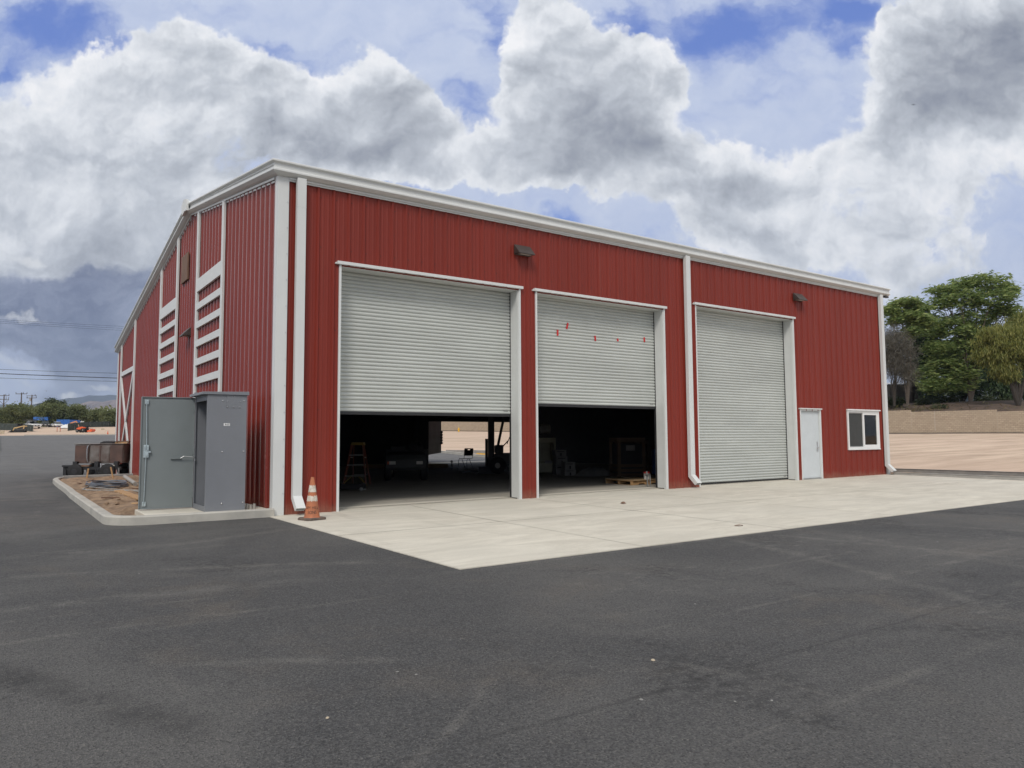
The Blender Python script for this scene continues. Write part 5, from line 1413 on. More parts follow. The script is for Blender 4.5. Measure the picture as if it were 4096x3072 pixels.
# low edging and a painted kerb across the lot behind the building
p, q = at(1783, 1806, 57.5), at(1946, 1812, 54)
b = MB(); b.prism([(p.x, p.y), (q.x, q.y), (q.x + .15, q.y + .25), (p.x + .15, p.y + .25)], 'z', 0.05, 0.52); tag(b.build('retaining_edge', M['kerbold']), 'low grey concrete edging at the foot of the dirt lot', 'edging')
p, q = at(1910, 1818, 54), at(1990, 1813, 50)
b = MB(); b.prism([(p.x, p.y), (q.x, q.y), (q.x + .1, q.y + .3), (p.x + .1, p.y + .3)], 'z', 0.0, 0.33); tag(b.build('kerb', M['hydrant']), 'short yellow painted kerb behind the building', kind='structure')

# ------------------------------------------------------------------ foliage tools
def quad_mesh(name, V, mt, parent=None):
    """V: (n, 4, 3) array of separate leaf quads"""
    n = len(V); me = bpy.data.meshes.new(name)
    me.vertices.add(n * 4); me.loops.add(n * 4); me.polygons.add(n)
    me.vertices.foreach_set('co', V.reshape(-1).astype(np.float32))
    me.loops.foreach_set('vertex_index', np.arange(n * 4, dtype=np.int32))
    me.polygons.foreach_set('loop_start', np.arange(0, n * 4, 4, dtype=np.int32))
    me.update(calc_edges=True); me.validate()
    me.materials.append(mt)
    o = bpy.data.objects.new(name, me); COL.objects.link(o)
    if parent: o.parent = parent
    return o


def unit(a): return a / (np.linalg.norm(a, axis=-1, keepdims=True) + 1e-9)


def leaves(C, rng, length, width, style):
    """kite shaped leaves at the points C"""
    n = len(C)
    az = rng.uniform(0, 2 * PI, n); L = length * rng.uniform(.6, 1.3, n)[:, None]; Wd = width * rng.uniform(.7, 1.2, n)[:, None]
    if style == 'frond': dz = rng.uniform(-.55, .15, n)
    elif style == 'hang': dz = rng.uniform(-3.5, -1.0, n)
    elif style == 'twig': dz = rng.uniform(-2.2, 1.4, n)
    else: dz = rng.uniform(-.8, .8, n)
    t = unit(np.stack([np.cos(az), np.sin(az), dz], 1))
    r = unit(rng.normal(size=(n, 3)) + (np.array([0, 0, 1.1]) if style == 'frond' else 0))
    s = unit(np.cross(t, r))
    return np.stack([C, C + t * L * .45 + s * Wd * .5, C + t * L, C + t * L * .45 - s * Wd * .5], 1)


def clumps(ell, n, rng, flat=1.0):
    """n clump centres in each ellipsoid (c, rx, ry, rz) along R0, F0, up"""
    out = []
    for (c, rx, rf, ru, w) in ell:
        m_ = max(3, int(n * w)); d = unit(rng.normal(size=(m_, 3))); q = (.35 + .65 * rng.random(m_) ** .55)[:, None]
        d = d * q * np.array([rx, rf, ru])
        P = np.array(c) + d[:, :1] * np.array(R0) + d[:, 1:2] * np.array(F0) + d[:, 2:] * np.array(U0)
        out.append(P)
    return np.concatenate(out)


def tree(name, label, base, D, spec, mt, nclump, nleaf, spread, llen, lwid, style, bark, r0=.22, stems=None, group=None, seed=1, depth=.75, limbs=8):
    """a tree whose crown fills the listed masses (photo px centre and radii, turned to metres at distance D)"""
    rng = np.random.default_rng(seed); rnd_ = random.Random(seed)
    bp = at(base[0], base[1], D)
    o = thing(name, label, 'tree', tuple(bp), 0, group)
    k = D / FPX; ell = []
    for (px, py, rx, ry) in spec:
        off = rnd_.uniform(-.5, .5) * rx * k
        c = Vector(at(px, py, D)) + Vector(F0) * off - bp
        ell.append((tuple(c), rx * k, max(rx, ry) * k * depth + .3, ry * k, (rx * ry) ** .5 / 40.0))
    if style == 'frond': ell = [(c, a_, f_, u_ * 1.12, w_) for (c, a_, f_, u_, w_) in ell]
    C = clumps(ell, nclump, rng)
    idx = rng.integers(0, len(C), nleaf)
    P = C[idx] + rng.normal(size=(nleaf, 3)) * np.array([1, 1, .55 if style in ('frond',) else 1.0]) * spread
    V = leaves(P, rng, llen, lwid, style)
    quad_mesh('crown', V, mt, o)
    # trunk and limbs
    b = MB()
    tops = [Vector(e[0]) for e in ell]; tops.sort(key=lambda v: -v.z)
    zlo = min(v.z for v in tops)
    for i, tp in enumerate(tops[:limbs]):
        st = Vector((rnd_.uniform(-.1, .1), rnd_.uniform(-.1, .1), -.3)) * r0 * 3
        mid = Vector((tp.x * .28 + rnd_.uniform(-.3, .3), tp.y * .28 + rnd_.uniform(-.3, .3), max(tp.z * .45, .4)))
        m2 = Vector((tp.x * .65, tp.y * .65, tp.z * .78 + rnd_.uniform(-.3, .3)))
        rr = r0 * (.75 if i else 1.0)
        b.tube([st, mid * .5 + st * .5, mid, m2, tp], [rr, rr * .85, rr * .6, rr * .35, rr * .12], 7)
        for j in range(3):
            q = tp + Vector((rnd_.uniform(-1, 1), rnd_.uniform(-1, 1), rnd_.uniform(-.3, .6))) * 1.4
            b.tube([m2, (m2 + q) * .5 + Vector((0, 0, .2)), q], [rr * .25, rr * .15, rr * .05], 5)
    b.build('trunk', bark, o, smooth=True)
    return o


G = 'trees on the bank above the block wall'
tree('broadleaf_tree', 'tallest green feathery tree with several pale stems above the block wall', (3881, 1614), 95,
     [(3924, 1127, 75, 22), (3852, 1139, 55, 20), (3774, 1163, 60, 20), (4003, 1151, 55, 24), (4042, 1166, 28, 16), (3822, 1199, 90, 30), (3942, 1199, 90, 34), (3894, 1259, 110, 36), (3762, 1211, 50, 22), (4003, 1241, 50, 30), (4051, 1238, 24, 12),
      (3792, 1313, 80, 36), (3737, 1319, 40, 22), (3870, 1337, 60, 50), (3834, 1386, 80, 40), (3737, 1386, 50, 30), (3762, 1458, 70, 36), (3713, 1500, 45, 34), (3762, 1522, 70, 32), (3822, 1494, 60, 42), (3858, 1476, 50, 40), (3713, 1545, 35, 22), (3880, 1530, 30, 26), (3810, 1546, 34, 22), (3900, 1400, 50, 50)],
     M['ail'], 30, 25000, .40, .62, .20, 'frond', M['bark'], .20, group=G, seed=3, limbs=11)
tree('broadleaf_tree', 'slender green feathery tree with one thin pale trunk beside the building corner', (3629, 1619), 93,
     [(3653, 1205, 50, 13), (3611, 1211, 40, 13), (3563, 1241, 30, 13), (3689, 1223, 45, 17), (3641, 1253, 70, 20), (3599, 1277, 40, 16), (3677, 1283, 50, 24), (3635, 1325, 40, 24)],
     M['ail'], 24, 8500, .38, .60, .20, 'frond', M['bark'], .16, group=G, seed=5, limbs=5)
tree('evergreen_tree', 'dark dense evergreen filling the gap between the two feathery trees', (3642, 1606), 101,
     [(3701, 1289, 45, 46), (3665, 1361, 50, 55), (3689, 1422, 50, 55), (3653, 1470, 45, 46), (3720, 1360, 40, 60), (3712, 1572, 34, 24)],
     M['ever'], 30, 12000, .45, .45, .22, 'leaf', M['barkdark'], .28, group=G, seed=7, limbs=4)
tree('evergreen_tree', 'dark evergreen crowded behind the tallest feathery tree', (3850, 1600), 108,
     [(3850, 1470, 80, 70), (3800, 1560, 70, 30), (3900, 1540, 60, 50), (3780, 1420, 60, 60), (3950, 1470, 60, 60), (3880, 1360, 70, 60), (3930, 1330, 50, 60)],
     M['ever'], 26, 14000, .55, .5, .24, 'leaf', M['barkdark'], .3, group=G, seed=8, limbs=5)
tree('evergreen_tree', 'dark evergreen beneath the drooping tree at the right edge', (4010, 1606), 100,
     [(4000, 1545, 50, 30), (4060, 1560, 40, 25), (3975, 1500, 30, 40), (4110, 1540, 60, 40), (4040, 1500, 50, 20)],
     M['ever'], 22, 5200, .4, .45, .2, 'hang', M['barkdark'], .3, group=G, seed=9, limbs=5)
tree('pepper_tree', 'yellow-green drooping pepper tree in front at the right edge', (4072, 1612), 87,
     [(3966, 1325, 35, 24), (3972, 1361, 60, 46), (3954, 1410, 45, 42), (4027, 1398, 70, 55), (4003, 1458, 35, 35), (4033, 1478, 40, 36), (4075, 1361, 50, 55), (4087, 1422, 45, 42), (4150, 1390, 80, 90), (4040, 1330, 50, 35)],
     M['pepper'], 34, 24000, .30, .55, .10, 'hang', M['barkdark'], .30, group=G, seed=11, limbs=6)
tree('pepper_tree', 'olive pepper tree standing higher behind the front one', (4110, 1604), 106,
     [(4063, 1296, 50, 36), (4092, 1270, 40, 26), (4150, 1290, 60, 50), (4110, 1340, 60, 50)],
     M['pepper'], 30, 9000, .35, .6, .14, 'hang', M['barkdark'], .30, group=G, seed=12, limbs=4)
tree('bare_tree', 'grey leafless bushy tree beside the building corner', (3577, 1622), 91,
     [(3581, 1386, 50, 56), (3569, 1458, 40, 60), (3599, 1422, 40, 50), (3581, 1345, 40, 30), (3600, 1490, 40, 40), (3545, 1400, 40, 60)],
     M['twig'], 30, 11000, .5, 1.0, .035, 'twig', M['barkdark'], .14, group=G, seed=13, limbs=6)
for i, (px, py, rx, ry, D, lab) in enumerate([(3572, 1600, 42, 16, 95, 'low dark shrub at the foot of the grey leafless tree'), (3705, 1606, 40, 14, 97, 'low dark shrub between the slender tree and the tallest tree'), (3793, 1600, 40, 18, 97, 'round dark shrub just left of the pale stems'),
                                              (3950, 1600, 46, 13, 99, 'low dark shrub just right of the pale stems'), (4040, 1604, 50, 12, 99, 'low dark shrub under the drooping pepper tree'), (3760, 1632, 26, 14, 89, 'green shrub spilling towards the block wall top')]):
    rng = np.random.default_rng(40 + i); bp = at(px, py + ry, D); bp.z -= .2
    o = thing('shrub', lab, 'shrub', tuple(bp), 0, 'shrubs on the bank'); k = D / FPX
    ell = [((0, 0, ry * k), rx * k, rx * k * .6, ry * k, 1.0)]
    C = clumps(ell, 30, rng); P = C[rng.integers(0, len(C), 1500)] + rng.normal(size=(1500, 3)) * .2
    quad_mesh('foliage', leaves(P, rng, .35, .14, 'leaf'), M['shrub'], o)
    b = MB()
    for j in range(5): b.tube([(0, 0, 0), (rx * k * math.cos(j * 1.3) * .5, rx * k * .3 * math.sin(j * 1.3), ry * k)], [.04, .015], 5)
    b.build('stem', M['barkdark'], o)
# dry brush over the bank: nobody could count it
rng = np.random.default_rng(77); P = []
for _ in range(9000):
    s = rng.uniform(-100, 40); t = rng.gamma(1.6, 2.2) + .35
    px_bias = 1.0 if s < 3 else .12
    if rng.random() > px_bias: continue
    x, y = wloc(s, t); P.append((x, y, bank_z(s, t) + rng.uniform(-.05, .40)))
tag(quad_mesh('brush', leaves(np.array(P), rng, .55, .10, 'twig'), M['dry']), 'dry brown and green brush covering the bank', kind='stuff')

# sheds among the trees
def shed(name, label, p0, p1, D, ybot, ytop, wallm, roofm, deep=5):
    a, c = at(p0, ytop, D), at(p1, ytop, D); zb_ = at(p0, ybot, D).z
    o = thing(name, label, 'shed', (a.x, a.y, zb_ - 1.0), -YAW); W2 = (c - a).length; H2 = a.z - zb_ + 1.0
    b = MB(); n = int(W2 / .15); pts = []
    for i in range(n): pts += [(W2 * i / n, 0), (W2 * (i + .25) / n, -.04), (W2 * (i + .5) / n, -.04), (W2 * (i + .75) / n, 0)]
    pts += [(W2, 0), (W2, deep), (0, deep)]
    b.prism(pts, 'z', 0, H2); b.build('wall', wallm, o)
    b = MB(); b.prism([(-.4, H2 + .002), (deep + .3, H2 + .35), (deep + .3, H2 + .43), (-.4, H2 + .08)], 'x', -.3, W2 + .3); b.build('roof', roofm, o)
    return o
shed('metal_shed', 'pale blue-grey corrugated shed half hidden behind the drooping tree', 3905, 4150, 113, 1590, 1492, M['palesheet'], M['whiteroof'])
shed('metal_shed', 'strip of pale corrugated shed visible under the tallest tree', 3790, 3862, 113, 1590, 1556, M['palesheet'], M['whiteroof'])
sh = shed('open_shed', 'dark open shed with a thin white roof behind the slender tree', 3555, 3692, 106, 1610, 1537, M['shadeint'], M['whiteroof'], 3)
p = at(4092, 1600, 112)
an = thing('antenna_mast', 'thin antenna mast rising above the trees at the right edge', 'antenna', tuple(p))
top_ = at(4092, 1211, 112).z - p.z
b = MB(); b.tube([(0, 0, 0), (0, 0, top_)], .05, 6); b.build('mast', M['wire'], an)
b = MB(); b.bar((-.4, 0, top_ - .2), (.4, 0, top_ - .2), .05)
for k in range(4): b.bar((-.35 + .22 * k, -.3, top_ - .2), (-.35 + .22 * k, .3, top_ - .2), .03)
b.build('aerial', M['wire'], an)

# ------------------------------------------------------------------ far left background
G = 'trees behind the yard'
far = [('large round oak with a bare trunk over the blue container', (210, 1712), 196, [(205, 1636, 42, 18), (236, 1640, 32, 18), (180, 1655, 32, 18), (215, 1660, 45, 17), (250, 1656, 24, 18), (195, 1678, 28, 12), (240, 1680, 24, 10), (168, 1676, 22, 12)], 'oak'),
       ('oak with open crown and forked trunk right of the blue container', (287, 1706), 200, [(310, 1640, 28, 14), (285, 1650, 24, 14), (331, 1656, 22, 14), (300, 1663, 28, 12), (272, 1668, 18, 12), (342, 1668, 12, 10)], 'oak'),
       ('small oak standing behind the orange tractor', (374, 1704), 206, [(378, 1655, 22, 9), (368, 1667, 20, 9), (388, 1672, 16, 10), (376, 1684, 16, 8)], 'oak'),
       ('oak nearest to the far building corner', (440, 1704), 192, [(440, 1660, 28, 13), (458, 1676, 26, 16), (420, 1674, 18, 13), (480, 1668, 26, 20), (445, 1690, 24, 10)], 'oak'),
       ('broad pale green tree at the left edge of the photo', (20, 1722), 205, [(10, 1655, 38, 20), (46, 1646, 34, 18), (22, 1684, 40, 22), (-45, 1655, 40, 28), (-30, 1690, 40, 22)], 'oak'),
       ('bushy green tree in front of the middle utility pole', (86, 1720), 204, [(84, 1634, 38, 14), (112, 1650, 36, 20), (70, 1668, 38, 20), (102, 1690, 34, 20), (60, 1640, 24, 14)], 'oak'),
       ('shorter bushy green tree left of the blue canopy', (140, 1716), 210, [(130, 1664, 28, 20), (147, 1690, 22, 18), (156, 1655, 20, 14), (120, 1690, 24, 16)], 'oak'),
       ('dark pointed tree rising behind the large round oak', (214, 1700), 222, [(212, 1611, 17, 11), (205, 1622, 22, 10), (240, 1622, 12, 8), (166, 1632, 9, 8), (226, 1630, 24, 10)], 'palm')]
for i, (lab, base, D, spec, mk) in enumerate(far):
    z = at(base[0], base[1], D)
    tree('oak_tree' if mk == 'oak' else 'dark_tree', lab, base, D, spec, M[mk], 34, 9000, .50, .46, .30, 'leaf', M['barkdark'], .38, group=G, seed=60 + i, limbs=6, depth=.9)
# far-off tree belt closing the view behind them
rng = np.random.default_rng(5); P = []
for _ in range(16000):
    r = rng.uniform(-2.4, -.42); D = rng.uniform(262, 300); x, y = ld(r * D, D)
    hgt = 4.2 + 2.2 * math.sin(r * 31) + 1.3 * math.sin(r * 77)
    P.append((x, y, ground_z(x, y) + hgt * rng.random() ** .6))
tag(quad_mesh('treeline', leaves(np.array(P), rng, 1.5, 1.0, 'leaf'), M['oak']), 'far belt of green trees along the plain', kind='stuff')


def utility_pole(px, ytop, D, arms, label, extra=None):
    p = at(px, ytop, D); gz = ground_z(p.x, p.y); H = p.z - gz
    o = thing('utility_pole', label, 'utility pole', (p.x, p.y, gz), -YAW + .1, 'utility poles beyond the yard')
    b = MB(); b.tube([(0, 0, -.5), (0, 0, H)], [.22, .15], 10); b.build('post', M['pole'], o)
    k = D / FPX
    for (y, x0, x1, ins) in arms:
        z = H - (y - ytop) * k
        b = MB(); b.bar(((x0 - px) * k, -.16, z), ((x1 - px) * k, -.16, z), .14, .16); b.build('crossarm', M['pole'], o)
        for xi in ins:
            b = MB(); X_ = (xi - px) * k; b.lathe([(.05, 0), (.10, .05), (.10, .18), (.05, .35), (.05, .5)], 8, (X_, -.16, z + .08)); b.build('insulator', M['wire'], o)
    if extra: extra(o, H, k)
    return o


def braces(o, H, k):
    b = MB(); z = H - 54 * k * .74
    b.bar((0, -.16, z), (-22 * k, -.16, H - 19.5 * k), .09); b.bar((0, -.16, z), (19 * k, -.16, H - 22 * k), .09)
    b.bar((9 * k, -.16, H - 8 * k), (9 * k, -.16, H - 26 * k), .08); b.bar((19 * k, -.16, H - 10 * k), (18.5 * k, -.16, H - 23 * k), .1); b.build('brace', M['pole'], o)


def transformer(o, H, k):
    b = MB(); b.lathe([(.2, 0), (.28, .04), (.28, .85), (.2, .9)], 12, (-.42, -.1, H - 25 * k)); b.build('transformer', M['alu'], o)


utility_pole(16.7, 1577.8, 235, [(1582.5, -7, 37, (-5, 24, 36)), (1597.3, -8, 36, ())], 'braced utility pole with two crossarms at the left edge', braces)
utility_pole(86.6, 1570.5, 225, [(1575.6, 66, 108, (66.5, 94, 108))], 'tallest utility pole with a single crossarm and pin insulators')
utility_pole(128, 1579, 240, [(1583.5, 109, 147, (141,)), (1591.8, 109, 146.5, (111, 145.5))], 'utility pole with two crossarms and a small transformer', transformer)
# overhead lines close behind the building, hung between two poles that the frame and the gable hide
pa, pb = at(-760, 1440, 44), at(760, 1500, 47)
for (p, lab) in ((pa, 'utility pole left of the frame carrying the near cables'), (pb, 'utility pole hidden behind the gable carrying the near cables')):
    gz = ground_z(p.x, p.y); o = thing('utility_pole', lab, 'utility pole', (p.x, p.y, gz), -YAW, 'poles of the near cables')
    b = MB(); b.tube([(0, 0, -.5), (0, 0, p.z - gz + 4.2)], [.18, .13], 10); b.build('post', M['pole'], o)
def cable(y0, y1, rr, label, sag=7):
    pts = []
    for i in range(41):
        f = i / 40; px = -760 + 1520 * f; base_y = y0 + (y1 - y0) * px / 473.0
        pts.append(at(px, base_y + sag * (4 * f * (1 - f) - .8), 44 + 3 * f))
    b = MB(); b.tube(pts, rr, 6); tag(b.build('power_line', M['wire'], smooth=True), label, 'cable', 'overhead cables at the left')
cable(1476, 1494.6, .011, 'thin upper cable of the three dark lines at the left')
cable(1493, 1513.7, .024, 'thickest dark cable in the middle of the three lines at the left')
cable(1510.5, 1527, .012, 'thin lowest dark cable of the three at the left')
cable(1277, 1306, .005, 'topmost faint wire high at the left before the dark cloud')
cable(1284, 1314, .005, 'middle faint wire high at the left before the dark cloud')
cable(1291, 1322, .005, 'lowest faint wire high at the left before the dark cloud')


def screen_fence(px0, px1, D0, D1_, h, label, n=8):
    p, q = at(px0, 1715, D0), at(px1, 1715, D1_)
    o = thing('screened_fence', label, 'fence', (p.x, p.y, 0), math.atan2(q.y - p.y, q.x - p.x)); Ln = math.hypot(q.x - p.x, q.y - p.y)
    def gz(s): t = s / Ln; return ground_z(p.x + (q.x - p.x) * t, p.y + (q.y - p.y) * t)
    b = MB(); m_ = n * 6; vs = []; r = random.Random(int(px0))
    for i in range(m_ + 1):
        s = Ln * i / m_; w = .05 * math.sin(i * 1.7) + r.uniform(-.03, .03)
        for (z, dy) in ((.05, w), (h * .5, w * 2), (h, 0)): vs.append((s, dy, gz(s) + z))
        for (z, dy) in ((.05, w), (h * .5, w * 2), (h, 0)): vs.append((s, dy + .03, gz(s) + z))
    f = []
    for i in range(m_):
        a = 6 * i; c = a + 6
        f += [(a, c, c + 1, a + 1), (a + 1, c + 1, c + 2, a + 2), (a + 3, a + 4, c + 4, c + 3), (a + 4, a + 5, c + 5, c + 4), (a + 2, c + 2, c + 5, a + 5)]
    b.add(vs, f); b.build('windscreen', M['screenfence'], o, recalc=False)
    for i in range(n + 1):
        s = Ln * i / n; b = MB(); b.tube([(s, .07, gz(s) - .2), (s, .07, gz(s) + h + .12)], .03, 6); b.build('post', M['pvc'], o)
    return o
screen_fence(-160, 96, 176, 170, 1.62, 'green screened fence at the left edge behind the skid steer')
screen_fence(96, 133, 170, 166, 1.55, 'short dark section of screened fence before the white pickup', 3)
screen_fence(272, 312, 168, 172, 1.70, 'dark screened fence section left of the orange tractor', 3)
screen_fence(312, 500, 176, 196, 1.42, 'long green screened fence right of the orange tractor')


def car(name, label, cat, p, rz, paint, kind):
    gz = ground_z(p.x, p.y); o = thing(name, label, cat, (p.x, p.y, gz), rz)
    # local: nose towards -y
    if kind == 'sedan': L, Wd, prof, cab_ = 4.6, .92, [(-2.3, .35, .62), (-2.2, .28, .72), (-1.0, .26, .88), (1.3, .26, .92), (2.2, .28, .90), (2.3, .4, .75)], [(-1.05, .88, .0), (-.35, 1.36, .12), (.75, 1.38, .12), (1.65, .92, .05)]
    elif kind == 'suv': L, Wd, prof, cab_ = 4.7, .97, [(-2.35, .42, .80), (-2.25, .32, .96), (-1.05, .30, 1.06), (1.6, .30, 1.10), (2.3, .32, 1.08), (2.35, .4, .9)], [(-1.10, 1.06, .0), (-.35, 1.60, .12), (1.55, 1.62, .12), (2.25, 1.08, .04)]
    else: L, Wd, prof, cab_ = 5.6, 1.0, [(-2.8, .50, .95), (-2.7, .42, 1.08), (-1.4, .40, 1.18), (.9, .40, 1.18), (2.7, .42, 1.15), (2.8, .5, 1.0)], [(-1.35, 1.18, .0), (-.65, 1.80, .14), (.65, 1.82, .14), (.95, 1.18, .06)]
    ring = lambda y, z0_, z1_: [(-Wd, y, z0_ + .08), (-Wd + .08, y, z0_), (Wd - .08, y, z0_), (Wd, y, z0_ + .08), (Wd, y, z1_ - .12), (Wd - .14, y, z1_), (-Wd + .14, y, z1_), (-Wd, y, z1_ - .12)]
    b = MB(); b.loft([ring(*q) for q in prof]); b.build('body', paint, o, smooth=True)
    rg = lambda y, z, ins: [(-Wd + .10 + ins, y, z), (Wd - .10 - ins, y, z)]
    b = MB(); v = []
    base_z = cab_[0][1]
    secs = []
    for (y, z, ins) in cab_:
        secs.append([(-Wd + .12, y, base_z - .05), (Wd - .12, y, base_z - .05), (Wd - .14 - ins, y, z), (-Wd + .14 + ins, y, z)])
    b.loft(secs); b.build('windows', M['glass'], o)
    b = MB(); y1, z1, i1 = cab_[1]; y2, z2, i2 = cab_[2]
    b.loft([[(-Wd + .13 + i1, y1 - .05, z1 - .03), (Wd - .13 - i1, y1 - .05, z1 - .03), (Wd - .17 - i1, y1, z1 + .03), (-Wd + .17 + i1, y1, z1 + .03)], [(-Wd + .13 + i2, y2 + .05, z2 - .03), (Wd - .13 - i2, y2 + .05, z2 - .03), (Wd - .17 - i2, y2, z2 + .03), (-Wd + .17 + i2, y2, z2 + .03)]]); b.build('roof', paint, o)
    for s in (-1, 1):
        b = MB(); b.bx(s * (Wd - .25) - .17, s * (Wd - .25) + .17, prof[0][0] - .02, prof[0][0] + .1, prof[0][2] - .17, prof[0][2] - .05); b.build('headlight', M['lens'], o)
        for y in (-L * .31, L * .29):
            r = .36 if kind != 'sedan' else .32
            b = MB(); b.lathe([(r * .6, -.11), (r * .95, -.10), (r, -.05), (r, .05), (r * .95, .10), (r * .6, .11)], 18, axis='x'); w = b.build('wheel', M['black'], o, smooth=True); w.location = (s * (Wd - .10), y, r)
            h = MB(); h.lathe([(.05, -.115), (r * .6, -.10), (r * .6, .10), (.05, .115)], 12, axis='x'); h.build('rim', M['alu'], w)
    b = MB(); b.bx(-Wd * .55, Wd * .55, prof[0][0] - .025, prof[0][0] + .05, prof[0][1] + .08, prof[0][2] - .12); b.build('grille', M['dark'], o)
    b = MB(); b.bx(-.2, .2, prof[0][0] - .04, prof[0][0] - .026, prof[0][1] + .12, prof[0][1] + .24); b.build('number_plate', M['paintwhite'], o)
    return o
face = -YAW + PI / 2 * 0      # nose towards the camera
car('suv', 'black sport utility vehicle parked facing us under the blue canopy', 'car', at(180, 1711, 190), face + .15 + .45, M['carblack'], 'suv')
car('sedan', 'white sedan parked facing us beside the blue container', 'car', at(227.5, 1711, 189), face + .35 + .45, M['paintwhite'], 'sedan')
pk = car('pickup_truck', 'white pickup with a ladder rack behind the dark fence section', 'pickup truck', at(125, 1716, 177), face + 1.0, M['paintwhite'], 'pickup')
b = MB()
for s in (-.8, .8):
    for y in (1.1, 2.6): b.bx(s - .03, s + .03, y - .03, y + .03, 1.15, 2.0)
    b.bx(s - .03, s + .03, -1.2, 2.7, 2.0, 2.06)
b.bx(-.83, .83, 1.07, 1.13, 2.06, 2.12); b.bx(-.83, .83, 2.57, 2.63, 2.06, 2.12); b.bx(-.5, .5, -1.5, 2.9, 2.12, 2.22); b.build('ladder_rack', M['dark'], pk)
car('white_van', 'white van roof showing over the right screened fence', 'van', at(452, 1709, 206), face + 1.3, M['paintwhite'], 'pickup')

def skid_steer():
    p = at(76, 1731, 164); gz = ground_z(p.x, p.y); o = thing('skid_steer', 'yellow skid steer loader with its bucket down before the left fence', 'skid steer', (p.x, p.y, gz), -YAW + .25)
    # bucket towards local -x
    b = MB(); b.bx(-.6, 1.35, -.55, .55, .35, .85); b.bx(.55, 1.35, -.5, .5, .85, 1.25); b.build('body', M['cart'], o, bevel=.04)
    b = MB(); b.bx(-.55, .55, -.45, .45, 1.88, 1.95)
    for x in (-.5, .45):
        for y in (-.42, .42): b.bx(x - .05, x + .05, y - .05, y + .05, .85, 1.88)
    b.bx(-.45, .45, .38, .41, .85, 1.88); b.bx(-.3, .3, -.3, .3, .85, 1.5); b.build('cab', M['dark'], o)
    for y in (-.62, .62):
        b = MB(); b.bar((1.25, y, 1.45), (-.75, y, .95), .12, .22); b.bar((-.75, y, .98), (-1.0, y, .30), .12, .18); b.bar((1.25, y, 1.5), (1.05, y, .8), .12, .18); b.build('lift_arm', M['yellow'], o)
        b = MB(); b.prism([(-.85, .0), (1.15, .0), (1.35, .25), (1.1, .55), (-.8, .48), (-1.0, .22)], 'y', y - .16, y + .16); b.build('track', M['black'], o)
    b = MB(); b.prism([(-1.9, .02), (-1.1, .02), (-1.05, .55), (-1.15, .6), (-1.2, .12), (-1.9, .06)], 'y', -1.0, 1.0); b.prism([(-1.9, .02), (-1.1, .02), (-1.05, .55)], 'y', -1.0, -.97); b.prism([(-1.9, .02), (-1.1, .02), (-1.05, .55)], 'y', .97, 1.0); b.build('bucket', M['dark'], o)
skid_steer()

def tractor():
    p = at(338, 1722, 160); gz = ground_z(p.x, p.y); o = thing('tractor', 'bright orange tractor with an orange mower attachment before the screened fence', 'tractor', (p.x, p.y, gz), -YAW)
    b = MB(); b.loft([[(-1.62, y0, z0_), (-1.62, y1, z0_), (-1.62, y1, z1_), (-1.62, y0, z1_)] if False else [(x, -w, z0_), (x, w, z0_), (x, w * .8, z1_), (x, -w * .8, z1_)] for (x, w, z0_, z1_, y0, y1) in ((-1.62, .28, .62, .86, 0, 0), (-1.3, .33, .62, 1.08, 0, 0), (-.5, .35, .65, 1.25, 0, 0), (-.2, .35, .65, 1.2, 0, 0))]); b.build('hood', M['tractor'], o, smooth=True)
    b = MB(); b.bx(-1.5, .6, -.22, .22, .35, .68); b.build('chassis', M['dark'], o)
    for (x, r, w) in ((-1.2, .36, .22), (.05, .52, .34)):
        for s in (-1, 1):
            b = MB(); b.lathe([(r * .55, -w / 2), (r * .95, -w / 2 + .02), (r, -w / 4), (r, w / 4), (r * .95, w / 2 - .02), (r * .55, w / 2)], 20, axis='y'); wh = b.build('wheel', M['black'], o, smooth=True); wh.location = (x, s * .62, r)
            h = MB(); h.lathe([(.06, -w / 2 - .01), (r * .55, -w / 2 + .03), (r * .55, w / 2 - .03), (.06, w / 2 + .01)], 14, axis='y'); h.build('rim', M['pvc'], wh)
    b = MB(); b.bx(.2, .6, -.28, .28, .85, .97); b.bx(.52, .64, -.28, .28, .97, 1.35); b.build('seat', M['black'], o)
    b = MB(); b.tube([(.62, -.45, .9), (.66, -.45, 2.0), (.66, .45, 2.0), (.62, .45, .9)], .04, 6); b.tube([(-.15, 0, 1.2), (.05, 0, 1.35)], .03, 6); b.build('roll_bar', M['dark'], o)
    for s in (-1, 1):
        b = MB(); b.prism([(-.35, .9), (-.1, 1.12), (.35, 1.12), (.55, .9)], 'y', s * .62 - .2, s * .62 + .2); b.build('fender', M['tractor'], o)
    b = MB(); b.prism([(.95, .12), (1.75, .12), (2.02, .40), (1.92, .72), (1.70, .78), (1.55, .55), (.95, .42)], 'y', -.7, .7); b.build('mower_deck', M['tractor'], o)
    b = MB(); b.bx(.6, 1.0, -.06, .06, .40, .50); b.bar((.6, 0, .9), (1.4, 0, .75), .06); b.bx(.85, 1.55, -.5, .5, .76, .82); b.build('hitch', M['dark'], o)
tractor()

